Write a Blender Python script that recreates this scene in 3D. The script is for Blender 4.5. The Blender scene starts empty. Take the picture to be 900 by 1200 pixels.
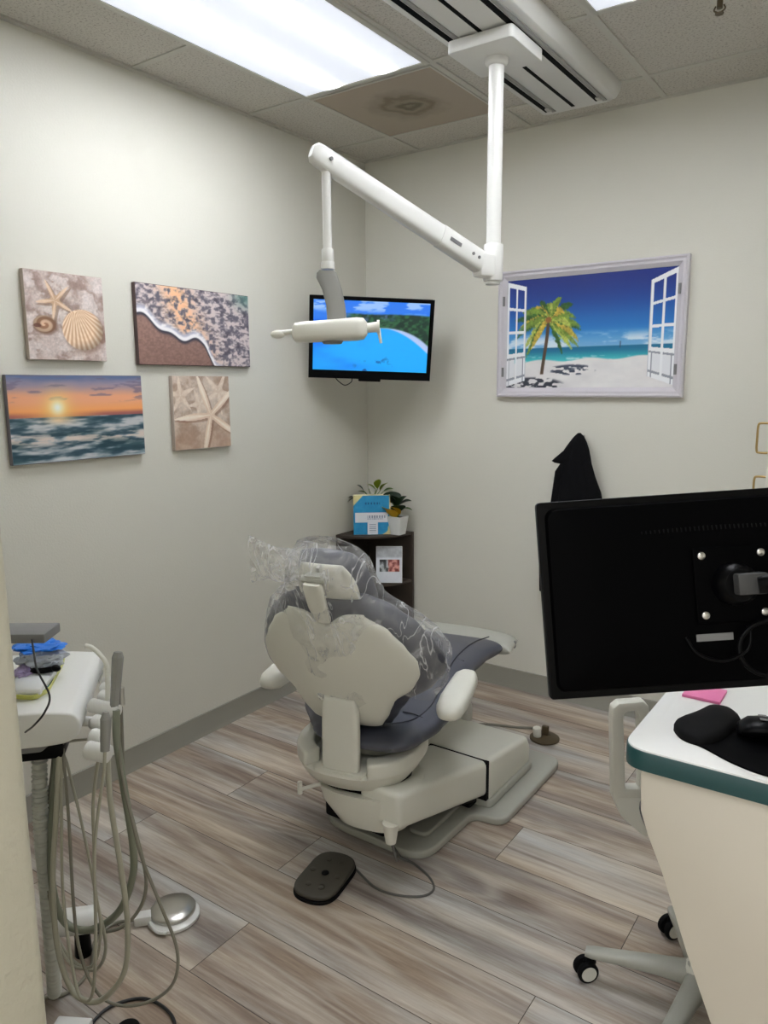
import bpy, bmesh, math, random
import numpy as np
from mathutils import Vector, Matrix, Euler
C = bpy.context.scene.collection
S = bpy.context.scene
PI = math.pi

# ---------------------------------------------------------------- camera
cam = bpy.data.objects.new('camera', bpy.data.cameras.new('camera'))
C.objects.link(cam)
yaw, pitch, roll = -0.6116, -0.1668, -0.0067
fw = Vector((math.sin(yaw) * math.cos(pitch), math.cos(yaw) * math.cos(pitch), math.sin(pitch)))
r0 = Vector((math.cos(yaw), -math.sin(yaw), 0)); u0 = r0.cross(fw)
rr = math.cos(roll) * r0 + math.sin(roll) * u0
uu = -math.sin(roll) * r0 + math.cos(roll) * u0
m = Matrix((rr, uu, -fw)).transposed().to_4x4()
m.translation = Vector((2.5349, -3.4565, 1.5756))
cam.matrix_world = m
cam.data.sensor_fit = 'VERTICAL'; cam.data.sensor_height = 36
cam.data.lens = 879.22 / 1200 * 36
cam.data.clip_start = 0.05
S.camera = cam

# ---------------------------------------------------------------- world, exposure
w = bpy.data.worlds.new('world'); S.world = w; w.use_nodes = True
w.node_tree.nodes['Background'].inputs[0].default_value = (1.0, 0.985, 0.94, 1)
w.node_tree.nodes['Background'].inputs[1].default_value = 1.45
S.view_settings.view_transform = 'Standard'
S.view_settings.look = 'None'
S.view_settings.gamma = 1
S.view_settings.use_curve_mapping = False
S.view_settings.exposure = 0.0
LAMP = 60.0          # strength of the ceiling troffers

# ---------------------------------------------------------------- helpers
def lin(c):
    return tuple((x / 12.92 if x <= .04045 else ((x + .055) / 1.055) ** 2.4) for x in c)
def rgb(r, g, b): return lin((r / 255, g / 255, b / 255)) + (1,)

MATS = {}
def mat(name, col, rough=.5, metal=0, bump=None, mott=0, spec=.5, coat=0, sheen=0):
    if name in MATS: return MATS[name]
    M_ = bpy.data.materials.new(name); M_.use_nodes = True
    nt = M_.node_tree; N = nt.nodes; L = nt.links; b = N['Principled BSDF']
    b.inputs['Base Color'].default_value = col
    b.inputs['Roughness'].default_value = rough; b.inputs['Metallic'].default_value = metal
    b.inputs['Specular IOR Level'].default_value = spec
    b.inputs['Coat Weight'].default_value = coat
    b.inputs['Sheen Weight'].default_value = sheen
    tc = N.new('ShaderNodeTexCoord')
    n2 = N.new('ShaderNodeTexNoise'); n2.inputs['Scale'].default_value = 6; n2.inputs['Detail'].default_value = 3
    L.new(tc.outputs['Object'], n2.inputs['Vector'])
    mx = N.new('ShaderNodeMix'); mx.data_type = 'RGBA'
    k = 1 - (mott or .04)
    mx.inputs['A'].default_value = tuple(x * k for x in col[:3]) + (1,)
    mx.inputs['B'].default_value = col
    L.new(n2.outputs['Fac'], mx.inputs['Factor']); L.new(mx.outputs['Result'], b.inputs['Base Color'])
    if bump:
        n = N.new('ShaderNodeTexNoise'); n.inputs['Scale'].default_value = bump[0]; n.inputs['Detail'].default_value = 3
        L.new(tc.outputs['Object'], n.inputs['Vector'])
        bp = N.new('ShaderNodeBump'); bp.inputs['Strength'].default_value = bump[1]; bp.inputs['Distance'].default_value = bump[2]
        L.new(n.outputs['Fac'], bp.inputs['Height']); L.new(bp.outputs['Normal'], b.inputs['Normal'])
    MATS[name] = M_
    return M_
def emis(name, col, s):
    M_ = bpy.data.materials.new(name); M_.use_nodes = True
    b = M_.node_tree.nodes['Principled BSDF']
    b.inputs['Base Color'].default_value = col
    b.inputs['Emission Color'].default_value = col; b.inputs['Emission Strength'].default_value = s
    return M_

class B:
    """collects shapes (world coordinates) and links them as ONE mesh"""
    def __init__(s): s.bm = bmesh.new()
    def add(s, t, bev=0, seg=2, ang=30):
        if bev > 0:
            bmesh.ops.recalc_face_normals(t, faces=t.faces)
            es = [e for e in t.edges if len(e.link_faces) == 2 and e.calc_face_angle(0) > math.radians(ang)]
            bmesh.ops.bevel(t, geom=es, offset=bev, segments=seg, profile=.5, affect='EDGES', clamp_overlap=True)
        me = bpy.data.meshes.new('t'); t.to_mesh(me); t.free(); s.bm.from_mesh(me); bpy.data.meshes.remove(me)
        return s
    def box(s, c, size, rot=None, bev=0, seg=2):
        t = bmesh.new(); bmesh.ops.create_cube(t, size=1)
        mtx = Matrix.Translation(Vector(c)) @ (rot.to_4x4() if rot else Matrix()) @ Matrix.Diagonal((*size, 1))
        bmesh.ops.transform(t, matrix=mtx, verts=t.verts)
        return s.add(t, bev, seg)
    def cyl(s, p0, p1, ra, rb=None, n=28, bev=0):
        p0 = Vector(p0); p1 = Vector(p1); d = p1 - p0; rb = ra if rb is None else rb
        t = bmesh.new(); bmesh.ops.create_cone(t, cap_ends=True, segments=n, radius1=ra, radius2=rb, depth=d.length)
        q = d.to_track_quat('Z', 'Y').to_matrix().to_4x4()
        bmesh.ops.transform(t, matrix=Matrix.Translation((p0 + p1) / 2) @ q, verts=t.verts)
        return s.add(t, bev, 2, 50)
    def ell(s, c, r, rot=None, n=24):
        t = bmesh.new(); bmesh.ops.create_uvsphere(t, u_segments=n, v_segments=n // 2 + 2, radius=1)
        bmesh.ops.transform(t, matrix=Matrix.Translation(Vector(c)) @ (rot.to_4x4() if rot else Matrix()) @ Matrix.Diagonal((*r, 1)), verts=t.verts)
        return s.add(t)
    def tube(s, pts, r, n=10, sub=8, cyc=False):
        P = [Vector(p) for p in pts]; out = []
        k = len(P); rng = range(k if cyc else k - 1)
        for i in rng:
            a = P[(i - 1) % k] if (cyc or i > 0) else P[0] * 2 - P[1]
            b, c = P[i], P[(i + 1) % k]
            d = P[(i + 2) % k] if (cyc or i + 2 < k) else P[-1] * 2 - P[-2]
            for j in range(sub):
                t = j / sub
                out.append(.5 * ((2 * b) + (c - a) * t + (2 * a - 5 * b + 4 * c - d) * t * t + (3 * b - a - 3 * c + d) * t ** 3))
        if not cyc: out.append(P[-1])
        rings = []; up = Vector((0, 0, 1)); prev = None
        m_ = len(out)
        for i, p in enumerate(out):
            if cyc: tg = (out[(i + 1) % m_] - out[i - 1]).normalized()
            else: tg = (out[min(i + 1, m_ - 1)] - out[max(i - 1, 0)]).normalized()
            if prev is None:
                prev = tg.orthogonal().normalized()
            prev = (prev - tg * prev.dot(tg)).normalized(); bn = tg.cross(prev)
            rr_ = r(i / (m_ - 1)) if callable(r) else r
            rings.append([p + rr_ * (math.cos(2 * PI * q / n) * prev + math.sin(2 * PI * q / n) * bn) for q in range(n)])
        return s.loft(rings, caps=not cyc, cyc=cyc)
    def loft(s, rings, caps=True, cyc=False, bev=0):
        t = bmesh.new(); V = [[t.verts.new(Vector(p)) for p in r] for r in rings]
        n = len(V[0]); k = len(V)
        for i in range(k if cyc else k - 1):
            a, b = V[i], V[(i + 1) % k]
            for j in range(n): t.faces.new((a[j], a[(j + 1) % n], b[(j + 1) % n], b[j]))
        if caps and not cyc: t.faces.new(V[0][::-1]); t.faces.new(V[-1])
        bmesh.ops.recalc_face_normals(t, faces=t.faces)
        return s.add(t, bev)
    def prism(s, poly, f, t0, t1, bev=0, seg=2):
        """poly: list of (u,v); f(u,v,t) -> point"""
        t = bmesh.new()
        a = [t.verts.new(Vector(f(u, v, t0))) for u, v in poly]; b = [t.verts.new(Vector(f(u, v, t1))) for u, v in poly]
        n = len(a); t.faces.new(a[::-1]); t.faces.new(b)
        for i in range(n): t.faces.new((a[i], a[(i + 1) % n], b[(i + 1) % n], b[i]))
        bmesh.ops.recalc_face_normals(t, faces=t.faces)
        return s.add(t, bev, seg, 25)
    def lathe(s, prof, c, n=32, axis=(0, 0, 1)):
        q = Vector(axis).to_track_quat('Z', 'Y').to_matrix()
        rings = [[Vector(c) + q @ Vector((r * math.cos(2 * PI * i / n), r * math.sin(2 * PI * i / n), z)) for i in range(n)] for r, z in prof]
        return s.loft(rings)
    def pillow(s, surf, na, ns, T, pw=6):
        """surf(a,s)->(point, normal), a in -1..1, s in 0..1; padded solid"""
        t = bmesh.new(); F = []; K = []
        for i in range(na + 1):
            a = math.sin(PI / 2 * (2 * i / na - 1)); fa = []; ka = []
            for j in range(ns + 1):
                q = .5 + .5 * math.sin(PI / 2 * (2 * j / ns - 1))
                P, N = surf(a, q)
                th = (max(0, 1 - abs(a) ** pw) ** .5) * (max(0, 1 - abs(2 * q - 1) ** pw) ** .5)
                T1, T2 = T if isinstance(T, tuple) else (T, T)
                fa.append(t.verts.new(P + N * T1 * th)); ka.append(t.verts.new(P - N * T2 * th))
            F.append(fa); K.append(ka)
        for i in range(na):
            for j in range(ns):
                t.faces.new((F[i][j], F[i + 1][j], F[i + 1][j + 1], F[i][j + 1]))
                t.faces.new((K[i][j], K[i][j + 1], K[i + 1][j + 1], K[i + 1][j]))
        bmesh.ops.remove_doubles(t, verts=t.verts, dist=1e-5)
        bmesh.ops.recalc_face_normals(t, faces=t.faces)
        return s.add(t)
    def build(s, name, mt, thing=None, parent=None, ang=40, label=None):
        """thing = its root empty (gives the origin), parent = the part it hangs under"""
        off = ORIG.get(thing, Vector()) if thing else Vector()
        if off.length: bmesh.ops.translate(s.bm, vec=-off, verts=s.bm.verts)
        me = bpy.data.meshes.new(name); s.bm.to_mesh(me); s.bm.free()
        for p in me.polygons: p.use_smooth = True
        me.set_sharp_from_angle(angle=math.radians(ang))
        me.materials.append(mt)
        o = bpy.data.objects.new(name, me); C.objects.link(o)
        if parent or thing: o.parent = parent or thing
        if label: o['label'] = label
        return o
ORIG = {}
def thing(name, label, cat, loc=(0, 0, 0), group=None):
    o = bpy.data.objects.new(name, None); C.objects.link(o); o.location = loc
    o.empty_display_size = .05
    o['label'] = label; o['category'] = cat
    if group: o['group'] = group
    ORIG[o] = Vector(loc)
    return o
def tag(o, label, cat, group=None):
    o['label'] = label; o['category'] = cat
    if group: o['group'] = group
    return o
def single(name, b, mt, label, cat, group=None, ang=40):
    """a thing that is one mesh: origin at the middle of its underside"""
    vs = [v.co.copy() for v in b.bm.verts]
    c = Vector(((min(v.x for v in vs) + max(v.x for v in vs)) / 2, (min(v.y for v in vs) + max(v.y for v in vs)) / 2, min(v.z for v in vs)))
    bmesh.ops.translate(b.bm, vec=-c, verts=b.bm.verts)
    o = b.build(name, mt, ang=ang); o.location = c
    return tag(o, label, cat, group)
def struct(name, b, mt):
    o = b.build(name, mt); o['kind'] = 'structure'; return o
def rpoly(pts, r, seg=6):
    """round the corners of a polygon"""
    out = []; n = len(pts); rs = r if isinstance(r, (list, tuple)) else [r] * n
    for i in range(n):
        p = Vector(pts[i]); a = Vector(pts[i - 1]) - p; b = Vector(pts[(i + 1) % n]) - p
        rad = rs[i]
        if rad <= 0: out.append(tuple(p)); continue
        d = min(rad, a.length * .49, b.length * .49)
        A = p + a.normalized() * d; Bq = p + b.normalized() * d
        for k in range(seg + 1):
            t = k / seg; out.append(tuple(A * (1 - t) ** 2 + p * 2 * t * (1 - t) + Bq * t * t))
    return out
def rrect(x0, x1, y0, y1, r, seg=5): return rpoly([(x0, y0), (x1, y0), (x1, y1), (x0, y1)], r, seg)
def interp(x, tab):
    if x <= tab[0][0]: return tab[0][1]
    for (a, va), (b, vb) in zip(tab, tab[1:]):
        if x <= b:
            t = (x - a) / (b - a); t = t * t * (3 - 2 * t) * .5 + t * .5
            return va + (vb - va) * t
    return tab[-1][1]

# ---------------------------------------------------------------- materials
wallm = mat('wall_paint', rgb(216, 214, 203), .6, bump=(140, .35, .002), mott=.02)
partm = mat('partition_paint', rgb(200, 196, 178), .6, bump=(90, .6, .003), mott=.03)
basem = mat('vinyl_base', rgb(150, 148, 138), .5)
trimm = mat('tee_bar_enamel', rgb(196, 194, 184), .45)
white = mat('white_enamel', rgb(226, 226, 222), .3, coat=.2)
beige = mat('beige_shell_plastic', rgb(218, 217, 205), .35, coat=.15)
beige2 = mat('warm_white_plastic', rgb(222, 221, 210), .35)
gplate = mat('grey_base_plastic', rgb(170, 170, 160), .42)
vinyl = mat('slate_vinyl', rgb(74, 76, 86), .42, bump=(260, .12, .0006), coat=.1)
vinyl2 = mat('slate_vinyl_dark', rgb(44, 46, 54), .45)
black = mat('black_plastic', (0.0016, 0.0016, 0.002, 1), .32, spec=.10)
blackm = mat('black_matte_plastic', (0.0009, 0.0009, 0.0012, 1), .5, spec=.03)
rubber = mat('black_rubber', (0.0035, 0.0035, 0.004, 1), .7, spec=.12)
cloth = mat('black_fleece', (0.006, 0.006, 0.007, 1), .95, bump=(200, .3, .002), spec=.1)
steel = mat('brushed_steel', rgb(200, 198, 192), .28, metal=1)
greym = mat('grey_metal', rgb(150, 150, 146), .4, metal=.3)
greyp = mat('grey_plastic', rgb(120, 120, 120), .45)
dgrey = mat('dark_grey_plastic', rgb(60, 60, 60), .5)
brass = mat('satin_brass', rgb(178, 150, 96), .35, metal=.8)
teal = mat('teal_edge_laminate', rgb(30, 72, 74), .35)
counter = mat('white_laminate', rgb(232, 232, 228), .3)
panel = mat('cream_laminate', rgb(208, 201, 186), .45)
darkwood = mat('dark_oak_veneer', rgb(70, 60, 52), .5, bump=(60, .2, .001), mott=.35)
hosem = mat('grey_silicone_hose', rgb(168, 166, 150), .4)
hosed = mat('dark_silicone_hose', rgb(126, 123, 110), .45)
cordm = mat('grey_cord', rgb(96, 94, 90), .5)
bcord = mat('black_cord', (.01, .01, .011, 1), .45)
pedalm = mat('charcoal_pedal_rubber', rgb(72, 68, 60), .6, bump=(120, .2, .001))
bronze = mat('bronze_disc', rgb(92, 80, 60), .45, metal=.4)
pinkm = mat('pink_paper', rgb(238, 130, 180), .7)
potm = mat('white_ceramic', rgb(226, 228, 226), .35)
leafd = mat('dark_green_leaf', rgb(28, 56, 30), .45)
leafl = mat('green_leaf', rgb(92, 128, 48), .5)
leafy = mat('yellow_leaf', rgb(226, 190, 40), .5)
soil = mat('potting_soil', rgb(50, 38, 28), .9)
canvm = mat('canvas_edge', rgb(196, 182, 170), .8)
framem = mat('lilac_white_frame', rgb(206, 202, 208), .45)

def ceilm():
    M_ = bpy.data.materials.new('fissured_ceiling_tile'); M_.use_nodes = True
    nt = M_.node_tree; N = nt.nodes; L = nt.links; b = N['Principled BSDF']
    b.inputs['Roughness'].default_value = .85
    tc = N.new('ShaderNodeTexCoord')
    n = N.new('ShaderNodeTexNoise'); n.inputs['Scale'].default_value = 125; n.inputs['Detail'].default_value = 4; n.inputs['Roughness'].default_value = .7
    L.new(tc.outputs['Object'], n.inputs['Vector'])
    cr = N.new('ShaderNodeValToRGB'); e = cr.color_ramp.elements
    e[0].position = .36; e[0].color = rgb(160, 155, 145); e[1].position = .48; e[1].color = rgb(203, 199, 190)
    L.new(n.outputs['Fac'], cr.inputs[0]); L.new(cr.outputs[0], b.inputs['Base Color'])
    bp = N.new('ShaderNodeBump'); bp.inputs['Strength'].default_value = .5; bp.inputs['Distance'].default_value = .003
    L.new(n.outputs['Fac'], bp.inputs['Height']); L.new(bp.outputs[0], b.inputs['Normal'])
    return M_
ctile = ceilm()

def plankm():
    M_ = bpy.data.materials.new('wood_look_plank'); M_.use_nodes = True
    nt = M_.node_tree; N = nt.nodes; L = nt.links; b = N['Principled BSDF']
    tc = N.new('ShaderNodeTexCoord'); at = N.new('ShaderNodeAttribute'); at.attribute_name = 'plank'
    sep = N.new('ShaderNodeSeparateColor'); L.new(at.outputs['Color'], sep.inputs[0])
    off = N.new('ShaderNodeVectorMath'); off.operation = 'MULTIPLY_ADD'
    L.new(at.outputs['Color'], off.inputs[0]); off.inputs[1].default_value = (37, 53, 11); L.new(tc.outputs['Object'], off.inputs[2])
    def noise(sx, sy, detail, rough=.55, dist=0):
        mp = N.new('ShaderNodeMapping'); mp.inputs['Scale'].default_value = (sx, sy, 1); L.new(off.outputs[0], mp.inputs[0])
        n = N.new('ShaderNodeTexNoise'); n.inputs['Scale'].default_value = 1; n.inputs['Detail'].default_value = detail
        n.inputs['Roughness'].default_value = rough; n.inputs['Distortion'].default_value = dist
        L.new(mp.outputs[0], n.inputs['Vector']); return n.outputs['Fac']
    def math_(op, a, bb):
        x = N.new('ShaderNodeMath'); x.operation = op
        for i, v in enumerate((a, bb)):
            if isinstance(v, (int, float)): x.inputs[i].default_value = v
            elif v is not None: L.new(v, x.inputs[i])
        return x.outputs[0]
    broad = noise(1.1, 9, 3, .6)
    rings = noise(.55, 4.2, 1.5, .4, .2)
    ring = math_('SINE', math_('MULTIPLY', rings, 130), None)
    ring = math_('MULTIPLY_ADD', ring, .5); ring.node.inputs[2].default_value = .5
    ring = math_('POWER', ring, 2.2)
    fine = noise(7, 120, 4, .7)
    patch = noise(1.6, 4, 3, .6)
    streak = noise(.55, 20, 3, .6, .3)
    v = math_('ADD', math_('MULTIPLY', sep.outputs[0], .24), math_('MULTIPLY', math_('SUBTRACT', broad, .5), 1.25))
    v = math_('ADD', v, math_('MULTIPLY', math_('SUBTRACT', streak, .5), .75))
    v = math_('ADD', v, math_('MULTIPLY', math_('SUBTRACT', fine, .5), .60))
    v = math_('ADD', v, .42)
    cr = N.new('ShaderNodeValToRGB'); cr.color_ramp.elements[0].position = .1; cr.color_ramp.elements[0].color = rgb(112, 97, 87)
    cr.color_ramp.elements[1].position = .95; cr.color_ramp.elements[1].color = rgb(212, 206, 196)
    for p_, c_ in ((.3, rgb(136, 121, 110)), (.5, rgb(163, 150, 138)), (.7, rgb(188, 179, 168))):
        q = cr.color_ramp.elements.new(p_); q.color = c_
    L.new(v, cr.inputs[0])
    # cool grey and warm tan streaks inside a plank
    tint = N.new('ShaderNodeValToRGB'); te = tint.color_ramp.elements
    te[0].position = .38; te[0].color = (.88, .95, 1.03, 1); te[1].position = .62; te[1].color = (1.06, 1.0, .90, 1)
    q = te.new(.5); q.color = (1, .985, .96, 1)
    L.new(noise(.8, 6, 2, .5), tint.inputs[0])
    mx = N.new('ShaderNodeMix'); mx.data_type = 'RGBA'; mx.blend_type = 'MULTIPLY'; mx.inputs['Factor'].default_value = 1
    L.new(cr.outputs[0], mx.inputs['A']); L.new(tint.outputs[0], mx.inputs['B'])
    # ring lines lighter (limed grain)
    m2 = N.new('ShaderNodeMix'); m2.data_type = 'RGBA'
    msk = noise(.7, 3.2, 1); msk = math_('MULTIPLY', math_('SUBTRACT', msk, .46), 5); msk.node.use_clamp = True
    rf = math_('MULTIPLY', math_('MULTIPLY', ring, msk), .50)
    L.new(rf, m2.inputs['Factor']); L.new(mx.outputs['Result'], m2.inputs['A']); m2.inputs['B'].default_value = rgb(204, 196, 184)
    L.new(m2.outputs['Result'], b.inputs['Base Color'])
    b.inputs['Roughness'].default_value = .42; b.inputs['Specular IOR Level'].default_value = .4
    bp = N.new('ShaderNodeBump'); bp.inputs['Strength'].default_value = .15; bp.inputs['Distance'].default_value = .001
    L.new(fine, bp.inputs['Height']); L.new(bp.outputs[0], b.inputs['Normal'])
    return M_
plank = plankm()
seamm = mat('plank_joint', rgb(78, 68, 60), .7)

def film(name, op, tint=(.95, .96, .97, 1), sc=14, st=.6):
    M_ = bpy.data.materials.new(name); M_.use_nodes = True
    nt = M_.node_tree; N = nt.nodes; L = nt.links; N.remove(N['Principled BSDF'])
    tr = N.new('ShaderNodeBsdfTransparent'); tr.inputs[0].default_value = (.995, .995, .995, 1)
    gl = N.new('ShaderNodeBsdfGlossy'); gl.inputs['Roughness'].default_value = .12
    df = N.new('ShaderNodeBsdfDiffuse'); df.inputs[0].default_value = tint
    tc = N.new('ShaderNodeTexCoord')
    n = N.new('ShaderNodeTexNoise'); n.inputs['Scale'].default_value = sc; n.inputs['Detail'].default_value = 4; n.inputs['Distortion'].default_value = 1.6
    L.new(tc.outputs['Object'], n.inputs['Vector'])
    bp = N.new('ShaderNodeBump'); bp.inputs['Strength'].default_value = st; bp.inputs['Distance'].default_value = .02
    L.new(n.outputs['Fac'], bp.inputs['Height']); L.new(bp.outputs[0], gl.inputs['Normal'])
    lw = N.new('ShaderNodeLayerWeight'); lw.inputs[0].default_value = .12; L.new(bp.outputs[0], lw.inputs['Normal'])
    fm_ = N.new('ShaderNodeMath'); fm_.operation = 'MULTIPLY'; fm_.inputs[1].default_value = .5; L.new(lw.outputs['Fresnel'], fm_.inputs[0])
    ms = N.new('ShaderNodeMixShader'); L.new(fm_.outputs[0], ms.inputs[0]); L.new(tr.outputs[0], ms.inputs[1]); L.new(gl.outputs[0], ms.inputs[2])
    def M2(op_, a_, b_=None):
        x = N.new('ShaderNodeMath'); x.operation = op_
        for i, v in enumerate((a_, b_)):
            if v is None: continue
            if isinstance(v, (int, float)): x.inputs[i].default_value = v
            else: L.new(v, x.inputs[i])
        return x.outputs[0]
    nb = N.new('ShaderNodeTexNoise'); nb.inputs['Scale'].default_value = 7; nb.inputs['Detail'].default_value = 3; nb.inputs['Distortion'].default_value = .6
    mp = N.new('ShaderNodeMapping'); mp.inputs['Scale'].default_value = (2.2, 1, .6); mp.inputs['Rotation'].default_value = (.3, .5, .2)
    L.new(tc.outputs['Object'], mp.inputs[0]); L.new(mp.outputs[0], nb.inputs['Vector'])
    crease_glint = N.new('ShaderNodeMapRange'); crease_glint.inputs['From Min'].default_value = 0; crease_glint.inputs['From Max'].default_value = .014  # thin white crease lines: highlights put into the film's opacity
    crease_glint.inputs['To Min'].default_value = .38; crease_glint.inputs['To Max'].default_value = 0
    L.new(M2('ABSOLUTE', M2('SUBTRACT', nb.outputs['Fac'], .5)), crease_glint.inputs['Value'])
    haze = N.new('ShaderNodeMapRange'); haze.inputs['From Min'].default_value = .45; haze.inputs['From Max'].default_value = .75
    haze.inputs['To Min'].default_value = op * .55; haze.inputs['To Max'].default_value = op * 2.2
    L.new(n.outputs['Fac'], haze.inputs['Value'])
    cr = N.new('ShaderNodeMath'); cr.operation = 'ADD'; L.new(crease_glint.outputs[0], cr.inputs[0]); L.new(haze.outputs[0], cr.inputs[1])
    m2 = N.new('ShaderNodeMixShader'); L.new(cr.outputs[0], m2.inputs[0]); L.new(ms.outputs[0], m2.inputs[1]); L.new(df.outputs[0], m2.inputs[2])
    L.new(m2.outputs[0], N['Material Output'].inputs['Surface'])
    return M_
filmm = film('crinkled_clear_film', .18)

# ---- printed pictures: a fine grid whose corner colours hold the print
def hsh(ix, iy, s): 
    v = np.sin(ix * 127.1 + iy * 311.7 + s * 74.7) * 43758.5453
    return v - np.floor(v)
def vnoise(x, y, s=0):
    ix = np.floor(x); iy = np.floor(y); fx = x - ix; fy = y - iy
    fx = fx * fx * (3 - 2 * fx); fy = fy * fy * (3 - 2 * fy)
    a = hsh(ix, iy, s); b = hsh(ix + 1, iy, s); c = hsh(ix, iy + 1, s); d = hsh(ix + 1, iy + 1, s)
    return (a * (1 - fx) + b * fx) * (1 - fy) + (c * (1 - fx) + d * fx) * fy
def fbm(x, y, o=4, s=0):
    v = 0; am = .5; t = 0
    for i in range(o):
        v = v + am * vnoise(x * 2 ** i, y * 2 ** i, s + i); t += am; am *= .5
    return v / t
def sm(a, b, x): t = np.clip((x - a) / (b - a), 0, 1); return t * t * (3 - 2 * t)
def col3(*c): return np.array(c, float) / 255
def mixc(a, b, t): return a * (1 - t[..., None]) + b * t[..., None]
def print_mat(name, em=0, rough=.6):
    M_ = bpy.data.materials.new(name); M_.use_nodes = True
    nt = M_.node_tree; b = nt.nodes['Principled BSDF']
    at = nt.nodes.new('ShaderNodeAttribute'); at.attribute_name = 'print'
    b.inputs['Roughness'].default_value = rough
    if em:
        b.inputs['Base Color'].default_value = (.01, .01, .01, 1)
        nt.links.new(at.outputs['Color'], b.inputs['Emission Color']); b.inputs['Emission Strength'].default_value = em
    else: nt.links.new(at.outputs['Color'], b.inputs['Base Color'])
    return M_
def printed(name, paint, P00, P10, P01, nx, ny, mt, thing_, parent=None):
    """P00 lower left, P10 lower right, P01 upper left; paint(u,v) with v up"""
    P00, P10, P01 = map(np.array, (P00, P10, P01))
    u, v = np.meshgrid(np.linspace(0, 1, nx), np.linspace(0, 1, ny))
    img = np.clip(paint(u, v), 0, 1)
    off = np.array(ORIG[thing_])
    P = P00 + u[..., None] * (P10 - P00) + v[..., None] * (P01 - P00) - off
    idx = np.arange(nx * ny).reshape(ny, nx)
    f = np.stack([idx[:-1, :-1], idx[:-1, 1:], idx[1:, 1:], idx[1:, :-1]], -1).reshape(-1, 4)
    me = bpy.data.meshes.new(name); me.from_pydata(P.reshape(-1, 3).tolist(), [], f.tolist())
    L = np.where(img <= .04045, img / 12.92, ((img + .055) / 1.055) ** 2.4)
    at = me.color_attributes.new('print', 'FLOAT_COLOR', 'POINT')
    at.data.foreach_set('color', np.concatenate([L.reshape(-1, 3), np.ones((nx * ny, 1))], 1).ravel().astype('f'))
    me.materials.append(mt)
    o = bpy.data.objects.new(name, me); C.objects.link(o); o.parent = parent or thing_
    return o

# ================================================================ the room
H = 2.7605; YE = -5.2; XR = 3.4
pw = [YE - .1, 0]
struct('wall_left', B().box((-.06, YE / 2, H / 2), (.12, -YE, H)), wallm)
struct('wall_back', B().box((XR / 2 - .06, .06, H / 2), (XR + .12, .12, H)), wallm)
struct('wall_right', B().box((XR + .06, YE / 2, H / 2), (.12, -YE, H)), wallm)
struct('wall_front', B().box((1.753 / 2, -3.105, H / 2), (1.753, .12, H), bev=.012, seg=3), partm)
# ceiling slab with lay-in tiles
struct('ceiling', B().box((XR / 2, YE / 2, H + .05), (XR, -YE, .1)), ctile)
# tee bars of the suspended grid
gx = [.3456 + .61 * k for k in range(5)]; gy = [-.2692 - .61 * k for k in range(9)]
tb = B()
for x in gx: tb.box((x, YE / 2, H - .002), (.024, -YE, .008))
for y in gy: tb.box((XR / 2, y, H - .0015), (XR, .024, .007))
tb.box((.011, YE / 2, H - .004), (.022, -YE, .008)); tb.box((XR / 2, -.011, H - .004), (XR, .022, .008))
struct('trim_1', tb, trimm)
# floor: every plank a face, rows along x
fb = bmesh.new(); lay = fb.loops.layers.float_color.new('plank')
random.seed(11)
offs = {0: 1.515, 1: .47, 2: .95, 3: 1.863, 4: 1.05, -1: .72, -2: 1.18, -3: .2, 5: .35, 6: .8}
tones = {}
PL = 1.524; PWD = .2286; GAP = .0012
for k in range(-5, 18):
    yt = -1.138 - k * PWD; yb = yt - PWD
    if yt > .2: continue
    o_ = offs.get(k, random.uniform(0, PL)); x = o_ - PL * 3
    while x < XR:
        a, c_ = max(x + GAP, -.1), min(x + PL - GAP, XR + .1)
        tone = random.random()
        if c_ > a:
            vs = [fb.verts.new(p) for p in ((a, yb + GAP, 0), (c_, yb + GAP, 0), (c_, min(yt - GAP, .1), 0), (a, min(yt - GAP, .1), 0))]
            f = fb.faces.new(vs)
            for l in f.loops: l[lay] = (tone, random.random() if False else (k * .37) % 1, (x * .61) % 1, 1)
        x += PL
me = bpy.data.meshes.new('floor'); fb.to_mesh(me); fb.free(); me.materials.append(plank); me.materials.append(seamm)
bm2 = bmesh.new(); bm2.from_mesh(me); bmesh.ops.recalc_face_normals(bm2, faces=bm2.faces)
t = bmesh.new(); bmesh.ops.create_cube(t, size=1); bmesh.ops.transform(t, matrix=Matrix.Translation((XR / 2, YE / 2, -.0312)) @ Matrix.Diagonal((XR + .2, -YE + .2, .06, 1)), verts=t.verts)
tm = bpy.data.meshes.new('t'); t.to_mesh(tm); t.free()
nf = len(bm2.faces); bm2.from_mesh(tm); bm2.faces.ensure_lookup_table()
for f in bm2.faces[nf:]: f.material_index = 1
bm2.to_mesh(me); bm2.free()
fl = bpy.data.objects.new('floor', me); C.objects.link(fl); fl['kind'] = 'structure'
# baseboards (rubber base with a small toe)
prof = [(0, 0), (.012, 0), (.009, .012), (.006, .02), (.006, .102), (.003, .105), (0, .105)]
struct('baseboard_left', B().prism(prof, lambda u, v, t: (u, t, v), -3.045, 0), basem)
struct('baseboard_back', B().prism(prof, lambda u, v, t: (t, -u, v), .006, XR), basem)

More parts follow.
